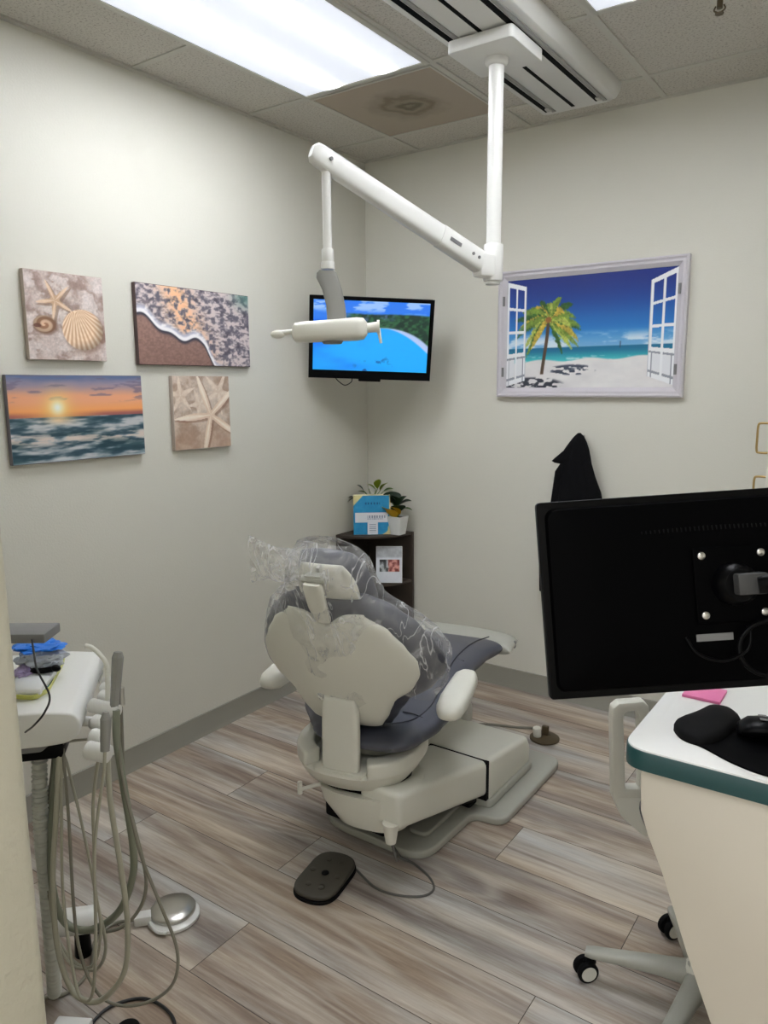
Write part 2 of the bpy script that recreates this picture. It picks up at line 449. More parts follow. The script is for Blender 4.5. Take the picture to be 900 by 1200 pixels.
# ---------------------------------------------------------------- ceiling troffers
def lensm():
    M_ = bpy.data.materials.new('lit_troffer_lens'); M_.use_nodes = True
    nt = M_.node_tree; N = nt.nodes; L = nt.links; b = N['Principled BSDF']
    b.inputs['Base Color'].default_value = (.8, .8, .85, 1); b.inputs['Roughness'].default_value = .3
    tc = N.new('ShaderNodeTexCoord'); sx = N.new('ShaderNodeSeparateXYZ'); L.new(tc.outputs['Object'], sx.inputs[0])
    # two tubes behind the lens: x = +-.13
    def mth(op, a, bb=None, c=None):
        x = N.new('ShaderNodeMath'); x.operation = op
        for i, v in enumerate((a, bb, c)):
            if v is None: continue
            if isinstance(v, (int, float)): x.inputs[i].default_value = v
            else: L.new(v, x.inputs[i])
        return x.outputs[0]
    d = mth('ABSOLUTE', mth('SUBTRACT', mth('ABSOLUTE', sx.outputs[0]), .13))
    g = mth('POWER', 2.718, mth('MULTIPLY', mth('POWER', mth('DIVIDE', d, .024), 2.0), -1))
    end = mth('SUBTRACT', 1.0, mth('POWER', mth('DIVIDE', mth('ABSOLUTE', sx.outputs[1]), .62), 6.0))
    n = N.new('ShaderNodeTexNoise'); n.inputs['Scale'].default_value = 3; L.new(tc.outputs['Object'], n.inputs['Vector'])
    g2 = mth('POWER', 2.718, mth('MULTIPLY', mth('POWER', mth('DIVIDE', d, .10), 2.0), -1))
    s_ = mth('ADD', mth('ADD', .66, mth('MULTIPLY', mth('MULTIPLY', g2, end), .30)), mth('MULTIPLY', mth('MULTIPLY', g, end), LAMP))
    cr = N.new('ShaderNodeMix'); cr.data_type = 'RGBA'; L.new(g, cr.inputs['Factor'])
    cr.inputs['A'].default_value = (.82, .88, 1, 1); cr.inputs['B'].default_value = (.97, .98, 1, 1)
    L.new(cr.outputs['Result'], b.inputs['Emission Color']); L.new(s_, b.inputs['Emission Strength'])
    return M_
lens = lensm()
def troffer(x0, y1, label):
    cx, cy = x0 + .305, y1 - .61
    T = thing('ceiling_light', label, 'ceiling light', (cx, cy, H - .012), 'ceiling troffers')
    f = B()
    for sx_ in (-1, 1): f.box((cx + sx_ * .292, cy, H - .006), (.022, 1.206, .012), bev=.002)
    for sy in (-1, 1): f.box((cx, cy + sy * .592, H - .006), (.56, .022, .012), bev=.002)
    f.build('frame', trimm, T)
    l = B().box((cx, cy, H - .006), (.566, 1.166, .004)); l.build('diffuser', lens, T)
    return T
troffer(gx[0], gy[1], 'large lit ceiling light over the left wall, beside the stained panel')
troffer(gx[2], gy[1], 'lit ceiling light at the top right, beyond the overhead track, mostly cut off')
troffer(gx[1], gy[5], 'unseen lit ceiling light added behind the viewpoint to brighten the room')  # this troffer and the next are unseen, added to light the room
troffer(gx[3], gy[5], 'unseen lit ceiling light added behind the viewpoint to brighten the room')

# stained panel
def stainm():
    M_ = bpy.data.materials.new('stained_panel'); M_.use_nodes = True
    nt = M_.node_tree; N = nt.nodes; L = nt.links; b = N['Principled BSDF']; b.inputs['Roughness'].default_value = .7
    tc = N.new('ShaderNodeTexCoord')
    n = N.new('ShaderNodeTexNoise'); n.inputs['Scale'].default_value = 9; n.inputs['Detail'].default_value = 5; L.new(tc.outputs['Object'], n.inputs['Vector'])
    ln = N.new('ShaderNodeVectorMath'); ln.operation = 'LENGTH'; L.new(tc.outputs['Object'], ln.inputs[0])
    ad = N.new('ShaderNodeMath'); ad.operation = 'MULTIPLY_ADD'; L.new(n.outputs['Fac'], ad.inputs[0]); ad.inputs[1].default_value = .16; L.new(ln.outputs['Value'], ad.inputs[2])
    cr = N.new('ShaderNodeValToRGB'); cr.color_ramp.interpolation = 'EASE'; e = cr.color_ramp.elements
    e[0].position = .06; e[0].color = rgb(150, 142, 124); e[1].position = .27; e[1].color = rgb(170, 158, 142)
    for p_, c_ in ((.11, rgb(108, 100, 82)), (.145, rgb(148, 138, 120)), (.175, rgb(128, 118, 100)), (.21, rgb(156, 145, 128))):
        q = cr.color_ramp.elements.new(p_); q.color = c_
    L.new(ad.outputs[0], cr.inputs[0]); L.new(cr.outputs[0], b.inputs['Base Color'])
    return M_
cx, cy = gx[0] + .305, gy[0] - .305
T = thing('ceiling_vent', 'brownish square ceiling panel with a dirty round stain beside the large light', 'ceiling vent', (cx, cy, H - .01))
B().box((cx, cy, H - .005), (.584, .584, .006), bev=.001).build('perforated_panel', stainm(), T)
f = B()
for s_ in (-1, 1): f.box((cx + s_ * .289, cy, H - .007), (.008, .586, .008)); f.box((cx, cy + s_ * .289, H - .007), (.57, .008, .008))
f.build('frame', trimm, T)
# sprinkler
T = thing('sprinkler_head', 'small metal sprinkler head in the ceiling tile at the top right', 'sprinkler', (1.925, -.74, H - .045))
B().cyl((1.925, -.74, H - .005), (1.925, -.74, H), .03, n=24).build('escutcheon', steel, T)
B().cyl((1.925, -.74, H - .028), (1.925, -.74, H - .004), .009).tube([(1.913, -.74, H - .02), (1.909, -.74, H - .032), (1.925, -.74, H - .04), (1.941, -.74, H - .032), (1.937, -.74, H - .02)], .0025).build('body', bronze, T)
B().cyl((1.925, -.74, H - .045), (1.925, -.74, H - .042), .013).build('deflector', bronze, T)

# ---------------------------------------------------------------- overhead track
T = thing('ceiling_track', 'long white ceiling track with black slots that carries the dental lamp', 'ceiling track', (1.285, -1.2, H - .07))
y0, y1 = -2.45, -.262
prof = [(1.10, H - .0005), (1.108, H - .03), (1.135, H - .058), (1.16, H - .062), (1.41, H - .062), (1.445, H - .055), (1.462, H - .03), (1.468, H - .0005)]
B().prism(prof, lambda u, v, t: (u, t, v), y0, y1, bev=.003).build('housing', white, T)
zb = H - .062
for cx_, wd in ((1.172, .020), (1.282, .014), (1.386, .020)):
    B().box((cx_, (y0 + y1 - .03) / 2, zb - .0006), (wd, y1 - y0 - .05, .0022)).build('slot', blackm, T)
for cx_ in (1.196, 1.41):
    B().box((cx_, (y0 + y1) / 2 - .01, zb - .0015), (.016, y1 - y0 - .04, .004), bev=.001).build('rail', greym, T)
for cx_ in (1.186, 1.398):
    B().box((cx_, y1 - .07, zb - .004), (.018, .035, .008), bev=.002).cyl((cx_, y1 - .07, zb - .011), (cx_, y1 - .07, zb - .003), .005, n=12).build('end_stop', steel, T)

# ---------------------------------------------------------------- dental lamp
PX, PY = 1.281, -.992; ZP = 1.985
T = thing('dental_lamp', 'white ceiling mounted dental operating light on a jointed arm', 'dental lamp', (PX, PY, H - .1))
q = rrect(PX - .118, PX + .118, PY - .13, PY + .115, .018)
B().prism(q, lambda u, v, t: (u, v, t), H - .106, H - .066, bev=.005).build('carriage_plate', white, T)
B().lathe([(.040, H - .105), (.040, H - .118), (.034, H - .126), (.028, H - .128)], (PX, PY, 0)).build('collar', white, T)
B().cyl((PX, PY, ZP), (PX, PY, H - .106), .0255, n=36).build('pole', white, T)
jb = B().cyl((PX, PY, ZP - .05), (PX, PY, ZP + .075), .034, n=36, bev=.005).cyl((PX, PY, ZP - .062), (PX, PY, ZP - .048), .026, n=36, bev=.003)
jb.build('pivot_joint', white, T)
AE = Vector((1.033, -1.621, 2.262)); A0 = Vector((PX, PY, ZP + .005))
d = (AE - A0); hd = Vector((d.x, d.y, 0)).normalized(); nrm = Vector((-hd.y, hd.x, 0)); dn = d.normalized(); up = nrm.cross(dn); up = up if up.z > 0 else -up
A1 = A0 + hd * .05
B().box(A0 + hd * .035 - Vector((0, 0, .005)), (.085, .058, .08), rot=Matrix((hd, nrm, Vector((0, 0, 1)))).transposed(), bev=.012).build('elbow', white, T)
def armr(c, w_, h_): return [c + nrm * (w_ * math.copysign(abs(math.cos(a)) ** .6, math.cos(a))) + up * (h_ * math.copysign(abs(math.sin(a)) ** .6, math.sin(a))) for a in [2 * PI * k / 24 for k in range(24)]]
L_ = (AE - A1).length
arm = B().loft([armr(A1 + dn * (L_ * t), w_, h_) for t, w_, h_ in ((-.035, .018, .026), (-.02, .026, .035), (0, .028, .038), (.3, .028, .037), (.3001, .0265, .035), (1.0, .025, .032), (1.03, .022, .029), (1.045, .012, .018))])
am = arm.build('arm', white, T)
B().box((A1 + dn * (L_ * .22)) + nrm * .0285, (.05, .002, .012), rot=Matrix((dn, nrm, up)).transposed()).build('maker_plate', greyp, T, am)
for t_ in (.06, .1, .965):
    B().cyl(A1 + dn * (L_ * t_) + nrm * .024, A1 + dn * (L_ * t_) + nrm * .0305, .0055, n=14).build('screw', greyp, T, am)
RB = Vector((AE.x, AE.y, 0))
DX = AE - dn * .0
rx, ry = DX.x + hd.x * -.012, DX.y + hd.y * -.012
B().cyl((rx, ry, 1.97), (rx, ry, 2.235), .0135, n=24).cyl((rx, ry, 2.205), (rx, ry, 2.245), .018, n=24, bev=.003).build('drop_rod', white, T)
B().cyl((rx, ry, 1.945), (rx, ry, 1.985), .0185, n=28, bev=.003).cyl((rx, ry, 1.925), (rx, ry, 1.947), .021, n=28, bev=.002).build('swivel_collar', white, T)
# head frame: bar across the view direction of the chair
hx = Vector((.819, .573, 0)); hy = Vector((-.573, .819, 0)); hz = Vector((0, 0, 1))
HB = Vector((rx, ry, 1.75)) - Vector((0, 0, 0))
def hp(a, b_, c_): return HB + hx * a + hy * b_ + hz * c_
br = []
for t, wd, off, z_ in ((0, .022, -.004, .172), (.12, .030, -.004, .165), (.25, .033, -.002, .15), (.45, .030, .012, .115), (.7, .029, .022, .07), (1, .030, .026, .012)):
    th = .011
    br.append([hp(off + x_ * wd, y_ * th, z_) for x_, y_ in rrect(-1, 1, -1, 1, .6, 3)])
B().loft(br).build('yoke', greym, T)
hd_ = B()
sec = []
for a, h_, dd in ((-.122, .018, .030), (-.115, .028, .045), (-.09, .031, .055), (0, .032, .060), (.075, .034, .060), (.095, .031, .052), (.106, .018, .035)):
    sec.append([hp(a + .012, dd * math.copysign(abs(math.cos(q_)) ** .55, math.cos(q_)), -.006 + (a * .05) + h_ * math.copysign(abs(math.sin(q_)) ** .55, math.sin(q_))) for q_ in [2 * PI * k / 28 for k in range(28)]])
hd_.loft(sec); hdo = hd_.build('lamp_head', beige2, T)
B().lathe([(.001, -.046), (.028, -.046), (.034, -.038), (.034, -.03)], hp(.01, 0, 0), axis=(0, 0, 1)).build('lens_ring', greyp, T, hdo)
B().cyl(hp(-.15, 0, -.012), hp(-.10, 0, -.008), .008).ell(hp(-.158, 0, -.016), (.023, .013, .013), Matrix((hx, hy, hz)).transposed()).build('handle', beige2, T)
B().cyl(hp(.105, 0, 0), hp(.15, 0, .004), .014, .016).cyl(hp(.148, -.0, .004), hp(.156, 0, .004), .021, n=28).cyl(hp(.152, 0, .0), hp(.16, 0, -.045), .006, .004).build('handle', beige2, T)

# ---------------------------------------------------------------- television in the corner
TL, TR, BL, BR = map(Vector, ((.131, -.619, 2.007), (.602, -.220, 1.982), (.059, -.601, 1.619), (.517, -.197, 1.599)))
ex = ((TR - TL) + (BR - BL)).normalized(); ey = ((TL - BL) + (TR - BR)); ey = (ey - ex * ey.dot(ex)).normalized(); ez = ex.cross(ey)   # ez: out of the screen
ctr = (TL + TR + BL + BR) / 4; TW, TH = .605, .392
T = thing('television', 'flat screen television tilted in the corner showing a blue bay', 'television', ctr - ez * .06 - ey * TH / 2)
def tp(a, b_, c_): return ctr + ex * a + ey * b_ + ez * c_
q = rrect(-TW / 2, TW / 2, -TH / 2, TH / 2, .006, 3)
B().prism(q, lambda u, v, t: tp(u, v, t), -.03, 0, bev=.002).build('housing', black, T)
fz = B()
for x0, x1, y0_, y1_ in ((-TW / 2, TW / 2, TH / 2 - .018, TH / 2), (-TW / 2, TW / 2, -TH / 2, -TH / 2 + .04), (-TW / 2, -TW / 2 + .02, -TH / 2 + .04, TH / 2 - .018), (TW / 2 - .02, TW / 2, -TH / 2 + .04, TH / 2 - .018)):
    fz.prism([(x0, y0_), (x1, y0_), (x1, y1_), (x0, y1_)], lambda u, v, t: tp(u, v, t), .0, .008)
fz.build('bezel', black, T)
B().prism(rrect(-.055, .055, -TH / 2 - .012, -TH / 2 + .004, .004, 2), lambda u, v, t: tp(u, v, t), -.022, .004).build('sensor_bar', black, T)
def tvp(u, v):
    n = fbm(u * 9, v * 7, 4, 3); n2 = fbm(u * 30, v * 24, 3, 9)
    sky = mixc(col3(40, 120, 235), col3(150, 190, 245), sm(.5, .62, fbm(u * 7, v * 16, 4, 21)) * sm(.8, .9, v))
    hill = mixc(col3(14, 46, 36), col3(46, 96, 60), sm(.35, .7, n2)); hill = mixc(hill, col3(90, 110, 150), sm(.55, .75, fbm(u * 16, v * 10, 3, 5)) * sm(.75, .6, u) * .8)
    water = mixc(col3(6, 100, 235), col3(20, 168, 250), sm(.2, .75, fbm(u * 2.2, v * 3.5, 3, 2) * .7 + u * .35 + .2 - v * .35))
    water = mixc(water, col3(10, 70, 150), sm(.6, .72, fbm(u * 22, v * 14, 3, 7)) * sm(.25, .1, v) * sm(.3, .5, u) * sm(.75, .6, u))
    img = sky
    hl = .86 - .0 * u - .42 * sm(.52, 1.0, u) ** 1.2 * 0
    img = mixc(img, hill, sm(.83 + .03 * (n - .5), .81 + .03 * (n - .5), v) * sm(.30, .40, u + .1 * n))
    wl = .62 + .10 * sm(.2, .5, u) * 0 - .34 * np.clip((u - .62) / .38, 0, 1) ** 1.7
    beach = col3(176, 196, 240) + 0 * v[..., None]
    img = mixc(img, beach, sm(wl + .11 * sm(.6, 1, u) + .015, wl + .09 * sm(.6, 1, u), v) * sm(.50, .56, u))
    img = mixc(img, water, sm(wl + .012, wl - .012, v))
    img = mixc(img, water, sm(.74, .70, v) * sm(.45, .3, u))
    return img
a_, b_ = -TW / 2 + .02, -TH / 2 + .04
printed('screen', tvp, tp(a_, b_, .002), tp(-a_, b_, .002), tp(a_, TH / 2 - .018, .002), 150, 84, print_mat('television_picture', 1.05), T)
# mount to the corner
mb = B().box(tp(0, 0, -.038), (.2, .014, .2), rot=Matrix((ex, ez, ey)).transposed(), bev=.004)
mb.tube([tp(0, 0, -.04), (.22, -.28, 1.80), (.10, -.12, 1.80), (.05, -.03, 1.80)], .018)
mb.box((.05, -.008, 1.80), (.09, .014, .2), bev=.003)
mb.build('wall_bracket', blackm, T)
B().tube([tp(-.17, -TH / 2, -.015), tp(-.15, -TH / 2 - .02, -.012), tp(-.12, -TH / 2 - .036, -.01), tp(-.09, -TH / 2 - .02, -.012), tp(-.085, -TH / 2, -.015)], .0025).build('cable', bcord, T)

# ---------------------------------------------------------------- canvases on the left wall
pm = print_mat('canvas_print')
def canvas(label, ya, yb_, za, zb_, paint, nx, ny, edge):
    T = thing('canvas_print', label, 'wall picture', (0.001, (ya + yb_) / 2, za), 'beach canvases on the left wall')
    B().box((.0115, (ya + yb_) / 2, (za + zb_) / 2), (.021, yb_ - ya, zb_ - za), bev=.0025).build('stretched_canvas', edge, T)
    printed('print', paint, (.0225, ya + .002, za + .002), (.0225, yb_ - .002, za + .002), (.0225, ya + .002, zb_ - .002), nx, ny, pm, T)
def star(u, v, cx, cy, R_, r_, rot, k=5, sx=1, sy=1):
    dx, dy = (u - cx) / sx, (v - cy) / sy; r = np.hypot(dx, dy) + 1e-6; a = np.arctan2(dy, dx) - rot
    s_ = np.abs(((a / (2 * PI / k)) % 1) - .5) * 2      # 1 at arm, 0 between
    lim = r_ + (R_ - r_) * np.clip(s_, 0, 1) ** 3.2
    return lim - r, s_, r
def shells(u, v):
    n = fbm(u * 8, v * 8, 5, 1); g = fbm(u * 60, v * 60, 2, 4)
    img = mixc(col3(206, 190, 184), col3(160, 136, 126), sm(.35, .7, n)); img = mixc(img, col3(224, 214, 210), sm(.52, .6, fbm(u * 5, v * 7, 4, 8)) * .7)
    img = img * (.9 + .2 * g[..., None])
    img = mixc(img, col3(120, 84, 66), sm(.10, .02, np.hypot((u - .50) / 1.1, (v - .44)) - .28) * sm(.3, .5, u) * .0 + sm(.06, -.04, np.hypot((u - .72), (v - .33) / .9) - .27) * .55)
    d, s_, r = star(u, v, .36, .68, .26, .06, PI / 2 + .45)
    img = mixc(img, col3(134, 104, 84), sm(-.03, 0, star(u, v, .385, .655, .26, .06, PI / 2 + .45)[0]) * .6)
    img = mixc(img, mixc(col3(196, 160, 128), col3(236, 212, 186), sm(.6, 1, s_) * .7 + .3 * g), sm(-.008, .008, d))
    # cockle
    dx, dy = u - .70, v - .36; rx_, ry_ = .27, .24; rr_ = np.hypot(dx / rx_, dy / ry_)
    ang = np.arctan2(u - .42, v - .20) if False else np.arctan2(v - .64, u - .60)
    rib = .5 + .5 * np.cos(ang * 46)
    ck = mixc(col3(184, 140, 106), col3(246, 226, 198), rib * .75 + .2)
    ck = ck * (1.06 - .35 * sm(.4, 1.1, rr_)[..., None] * sm(0, .3, dx + .05 - dy)[..., None])
    ck = mixc(ck, col3(170, 120, 88), sm(.6, .0, np.abs(((rr_ * 4) % 1) - .5)) * .12)
    img = mixc(img, ck, sm(1.03, .98, rr_))
    # snail
    dx, dy = (u - .21) / .14, (v - .40) / .10; rs = np.hypot(dx, dy)
    sn = mixc(col3(214, 180, 150), col3(156, 112, 84), sm(.2, .8, .5 + .5 * np.sin(rs * 9 + np.arctan2(dy, dx)))); sn = sn * (1.1 - .3 * rs[..., None])
    img = mixc(img, col3(110, 76, 60), sm(1.25, .9, np.hypot(dx - .1, dy + .15)) * .6)
    img = mixc(img, sn, sm(1.04, .95, rs)); 
    img = mixc(img, col3(100, 60, 48), sm(1.1, .8, np.hypot((u - .12) / .05, (v - .385) / .025)) * .8)
    return img
def wave(u, v):
    n = fbm(u * 14, v * 9, 5, 2); n2 = fbm(u * 34, v * 22, 4, 6)
    sand = mixc(col3(128, 98, 90), col3(168, 132, 118), fbm(u * 70, v * 50, 2, 3)); sand = mixc(sand, col3(102, 76, 70), sm(.4, .0, v) * .2)
    ed = .62 - .60 * u ** .95 + .045 * np.sin(u * 13 + 1) + .03 * np.sin(u * 29) - .25 * sm(.55, .68, u)      # foam edge
    dd = v - ed
    sea = mixc(col3(104, 98, 110), col3(214, 200, 198), sm(.30, .62, n2)); sea = mixc(sea, col3(70, 64, 76), sm(.55, .75, fbm(u * 22 + v * 8, v * 30, 4, 15)) * .6)
    sea = mixc(sea, col3(250, 196, 150), np.exp(-(((u - .36 - (.75 - v) * .25) / .13) ** 2)) * sm(.3, .6, n2) * .95)
    sea = mixc(sea, col3(90, 140, 130), sm(.75, 1, u) * sm(.7, 1, v) * .8)
    img = sand
    img = mixc(img, col3(34, 40, 58), sm(-.085, -.02, dd))
    img = mixc(img, col3(246, 244, 246), sm(-.03, -.01, dd))
    img = mixc(img, col3(190, 190, 206), sm(.015, .05, dd) * sm(.3, .6, fbm(u * 24, v * 24, 3, 12)))
    img = mixc(img, sea, sm(.04, .12, dd))
    return img
def sunset(u, v):
    n = fbm(u * 5, v * 9, 4, 1); n2 = fbm(u * 9, v * 36, 4, 5)
    hz = .52
    sky = mixc(col3(250, 170, 96), col3(240, 170, 130), sm(.55, .72, v)); sky = mixc(sky, col3(150, 140, 160), sm(.74, .93, v + .06 * (n - .5))); sky = mixc(sky, col3(92, 110, 150), sm(.9, 1.0, v + .08 * (n - .5)))
    sky = mixc(sky, col3(170, 96, 92), sm(.60, .53, v) * (.35 + .65 * sm(.1, .4, np.abs(u - .34))))
    sky = mixc(sky, col3(110, 104, 130), sm(.56, .66, fbm(u * 6, v * 26, 4, 14)) * sm(.66, .76, v) * .6)
    r = np.hypot((u - .33) * 1.77, v - .63)
    sky = mixc(sky, col3(255, 226, 130), np.exp(-(r / .16) ** 2) * .95); sky = mixc(sky, col3(255, 255, 244), np.exp(-(r / .075) ** 2))
    wv = .5 + .5 * np.sin((v * 46 + 5 * n + 3 * np.sin(u * 5)) * (1.5 - v))
    sea = mixc(col3(48, 78, 92), col3(196, 198, 200), sm(.3, .75, n2 * .7 + wv * .35)); sea = mixc(sea, col3(22, 60, 72), sm(.5, .7, fbm(u * 3.5, v * 13, 4, 8)) * .85)
    sea = mixc(sea, col3(225, 205, 190), np.exp(-((v - .26) / .07) ** 2) * sm(.4, .6, n2) * .8); sea = mixc(sea, col3(220, 224, 228), sm(.07, .0, v + .05 * n) * .8)
    sea = mixc(sea, col3(252, 214, 160), np.exp(-((u - .34) / .10) ** 2) * sm(.40, .5, v) * .8)
    return mixc(sea, sky, sm(hz - .004, hz + .006, v))
def stars(u, v):
    n = fbm(u * 6, v * 7, 4, 2); g = fbm(u * 50, v * 50, 2, 4)
    img = mixc(col3(214, 196, 180), col3(172, 146, 126), sm(.3, .75, n)) * (.92 + .14 * g[..., None])
    img = mixc(img, col3(184, 150, 126), sm(.45, .0, v) * .5)
    for cx_, cy_, R_, rot, k in ((.12, .74, .28, .4, 5), (.80, .78, .34, 1.1, 5), (.45, .62, .22, 2.0, 5)):
        d, s_, r = star(u, v, cx_, cy_, R_, .09, rot)
        img = mixc(img, mixc(col3(206, 180, 158), col3(240, 228, 214), .5 * s_ + .5 * g), sm(-.01, .01, d) * .9)
    img = mixc(img, col3(140, 104, 84), sm(-.05, .02, star(u, v, .665, .435, .66, .085, 1.95)[0]) * .6)
    d, s_, r = star(u, v, .64, .46, .66, .075, 1.95)
    img = mixc(img, mixc(col3(222, 196, 172), col3(250, 240, 226), sm(.75, 1, s_) * .7 + .3 * g), sm(-.01, .01, d))
    return img
canvas('square canvas of a starfish and scallop shells, upper left of the four', -1.995, -1.688, 1.673, 1.977, shells, 110, 110, canvm)
canvas('wide canvas of foaming surf on sand, upper right of the four', -1.544, -.934, 1.664, 1.979, wave, 200, 104, mat('surf_canvas_edge', rgb(90, 74, 72), .8))
canvas('wide canvas of a sunset over the sea, lower left of the four', -2.087, -1.539, 1.312, 1.621, sunset, 180, 102, mat('sunset_canvas_edge', rgb(120, 116, 122), .8))
canvas('small canvas of pale starfish, lower right of the four', -1.388, -1.072, 1.312, 1.622, stars, 110, 110, canvm)

# ---------------------------------------------------------------- large beach picture on the back wall
x0, x1, z0, z1 = .822, 1.708, 1.517, 2.115
T = thing('framed_picture', 'large framed picture of a palm beach seen through an open window', 'wall picture', ((x0 + x1) / 2, -.001, z0))
fr = B(); fwid = .044
prof = [(0, 0), (.0, .028), (.008, .032), (.016, .026), (.026, .026), (.034, .02), (.044, .014), (.044, 0)]
cs = [(x0, z0, 1, 1), (x1, z0, -1, 1), (x1, z1, -1, -1), (x0, z1, 1, -1)]
fr.loft([[Vector((X + sx_ * u, -.001 - v, Z + sz * u)) for u, v in prof] for X, Z, sx_, sz in cs], caps=False, cyc=True)
fr.build('frame', framem, T, ang=25)
xa, xb, za, zb_ = x0 + fwid, x1 - fwid, z0 + fwid, z1 - fwid
def beach(u, v):
    n = fbm(u * 8, v * 10, 5, 3); g = fbm(u * 80, v * 60, 2, 9)
    sky = mixc(col3(40, 130, 205), col3(6, 40, 128), sm(.42, 1.0, v)); sky = mixc(sky, col3(150, 195, 225), sm(.56, .36, v) * .7)
    sky = mixc(sky, col3(232, 240, 246), sm(.40, .60, fbm(u * 9, v * 16, 5, 5)) * sm(.52, .42, v) * sm(.34, .38, v) * .85)
    sea = mixc(col3(20, 110, 150), col3(70, 190, 196), sm(.36, .24, v)); sea = mixc(sea, col3(200, 236, 236), sm(.56, .7, fbm(u * 20, v * 60, 3, 7)) * sm(.32, .25, v) * .8)
    sand = mixc(col3(212, 210, 212), col3(240, 238, 236), n)
    img = mixc(sea, sky, sm(.365, .372, v))
    sl = .255 + .03 * (u - .4)
    img = mixc(img, sand, sm(sl + .01, sl - .01, v + .012 * np.sin(u * 21)))
    img = mixc(img, col3(66, 74, 92), sm(.50, .56, fbm(u * 26, v * 40, 3, 31)) * sm(1, .7, np.hypot((u - .42) / .16, (v - .165) / .055)))
    img = mixc(img, col3(50, 54, 66), sm(.40, .50, fbm(u * 22, v * 30, 3, 17)) * sm(1, .7, np.hypot((u - .17) / .22, (v - .035) / .075)))
    img = mixc(img, col3(60, 80, 110), sm(.006, .0, np.abs(u - .70)) * sm(.345, .35, v) * sm(.41, .40, v))    # boat
    # palm: trunk and fronds
    tx = .232 + .035 * sm(.08, .62, v) ** .8
    img = mixc(img, col3(84, 66, 52), sm(.0125, .008, np.abs(u - tx)) * sm(.12, .135, v) * sm(.64, .62, v))
    cx_, cy_ = .268, .645
    rs_ = random.Random(3)
    fr_ = []
    for k in range(30):
        a = -1.0 + 5.1 * k / 29 + rs_.uniform(-.12, .12)
        fr_.append((a, rs_.uniform(.17, .25), rs_.uniform(.35, 1.3), (0, 1, 2, 1, 0, 3)[k % 6]))
    for a, ln_, dr, tone in fr_:
        for t_ in np.linspace(.04, 1, 22):
            px_ = cx_ + math.cos(a) * ln_ * t_ * .86; pz = cy_ + math.sin(a) * ln_ * t_ * 1.2 - dr * .10 * t_ * t_ * 1.3
            wd = .015 * math.sin(PI * (t_ * .86 + .1)) + .003
            c_ = [(52, 96, 40), (120, 148, 56), (178, 190, 88), (196, 170, 70)][tone]
            q_ = sm(1.0, .6, np.hypot((u - px_) / wd, (v - pz + .016) / (wd * 2.6)) + .9 * (fbm(u * 150 + v * 60, v * 40, 2, 40 + tone) - .5))
            img = mixc(img, col3(*c_) * (.75 + .5 * g[..., None]), q_ * .75)
    img = mixc(img, col3(150, 92, 50), sm(1, .6, np.hypot((u - .268) / .022, (v - .62) / .035)) * .9)
    # open casement sashes printed in the picture
    def sash(img, ua, ub, ta, tb_, ba, bb):
        s = (u - ua) / (ub - ua); top = ta + (tb_ - ta) * s; bot = ba + (bb - ba) * s; q = (v - bot) / (top - bot)
        ins = (s > 0) & (s < 1) & (q > 0) & (q < 1)
        fx = np.minimum(s, 1 - s); bar = (fx < .11) | (np.abs(s - .5) < .045)
        bar |= (q < .05) | (q > .955) | (np.abs(q - .29) < .02) | (np.abs(q - .52) < .014) | (np.abs(q - .75) < .014)
        pan = (q < .27) & ~((np.abs(s - .5) < .05))
        out = img.copy(); out[ins & pan] = col3(228, 230, 234); out[ins & bar] = col3(238, 240, 243)
        ed = ins & pan & (((np.abs(q - .06) < .012) | (np.abs(q - .26) < .010)) | (np.abs(fx - .13) < .02)); out[ed] = col3(150, 155, 165)
        out[ins & (fx < .025)] = col3(186, 190, 200)
        return out
    img = sash(img, .0, .125, .985, .93, .015, .07)
    img = sash(img, .855, 1.0, .90, .995, .10, .02)
    return img
printed('picture', beach, (xa - .002, -.012, za - .002), (xb + .002, -.012, za - .002), (xa - .002, -.012, zb_ + .002), 300, 190, print_mat('beach_print', rough=.35), T)
for X in (x0 + .033, x1 - .033):
    for Z in (z0 + .12, z1 - .14):
        B().box((X, -.033, Z), (.012, .004, .045), bev=.001).build('hinge', greyp, T)

# ================================================================ dental chair
TH_ = math.radians(11.6); ct, st = math.cos(TH_), math.sin(TH_)
OX, OY = 1.162, -1.69
def U(lat, f, z): return Vector((OX + lat * ct - f * st, OY + lat * st + f * ct, z))
REC = math.radians(20); sr, cr_ = math.sin(REC), math.cos(REC)
def K(lat, u, d): return U(lat, -u * sr + d * cr_, .5 + u * cr_ + d * sr)      # u up the back, d towards the patient
CH = thing('dental_chair', 'reclined slate grey dental chair with beige shell, its head end in plastic film', 'dental chair', (1.14, -1.2, 0))
# floor plate
pl = rpoly([(.86, -1.535), (1.335, -1.535), (1.345, -1.20), (1.46, -1.19), (1.46, -.63), (.86, -.63)], [.16, .10, .04, .06, .07, .07], 8)
B().prism(pl, lambda u, v, t: (u, v, t), 0.0, .03, bev=.008, seg=3).build('floor_plate', gplate, CH)
B().prism(rrect(1.21, 1.29, -1.44, -1.16, .03, 5), lambda u, v, t: (u, v, t), .03, .048, bev=.008, seg=3).prism(rrect(.93, 1.05, -1.46, -1.16, .035, 5), lambda u, v, t: (u, v, t), .03, .058, bev=.01, seg=3).build('guide_channel', gplate, CH)
mech = B()  # black lift parts that also stand in for shade under the arm cover
mech.box((1.25, -1.151, .14), (.25, .02, .15))  # black filler that makes the seam between the covers a dark gap
mech.box((1.06, -1.3, .10), (.26, .5, .09), bev=.01).box((1.13, -1.05, .09), (.40, .3, .11), bev=.01)
mech.prism([(-1.70, .235), (-1.16, .05), (-1.16, .15), (-1.70, .30)], lambda u, v, t: (t, u, v), 1.15, 1.335, bev=.004)
mech.build('lift_mechanism_dark_fill', rubber, CH)
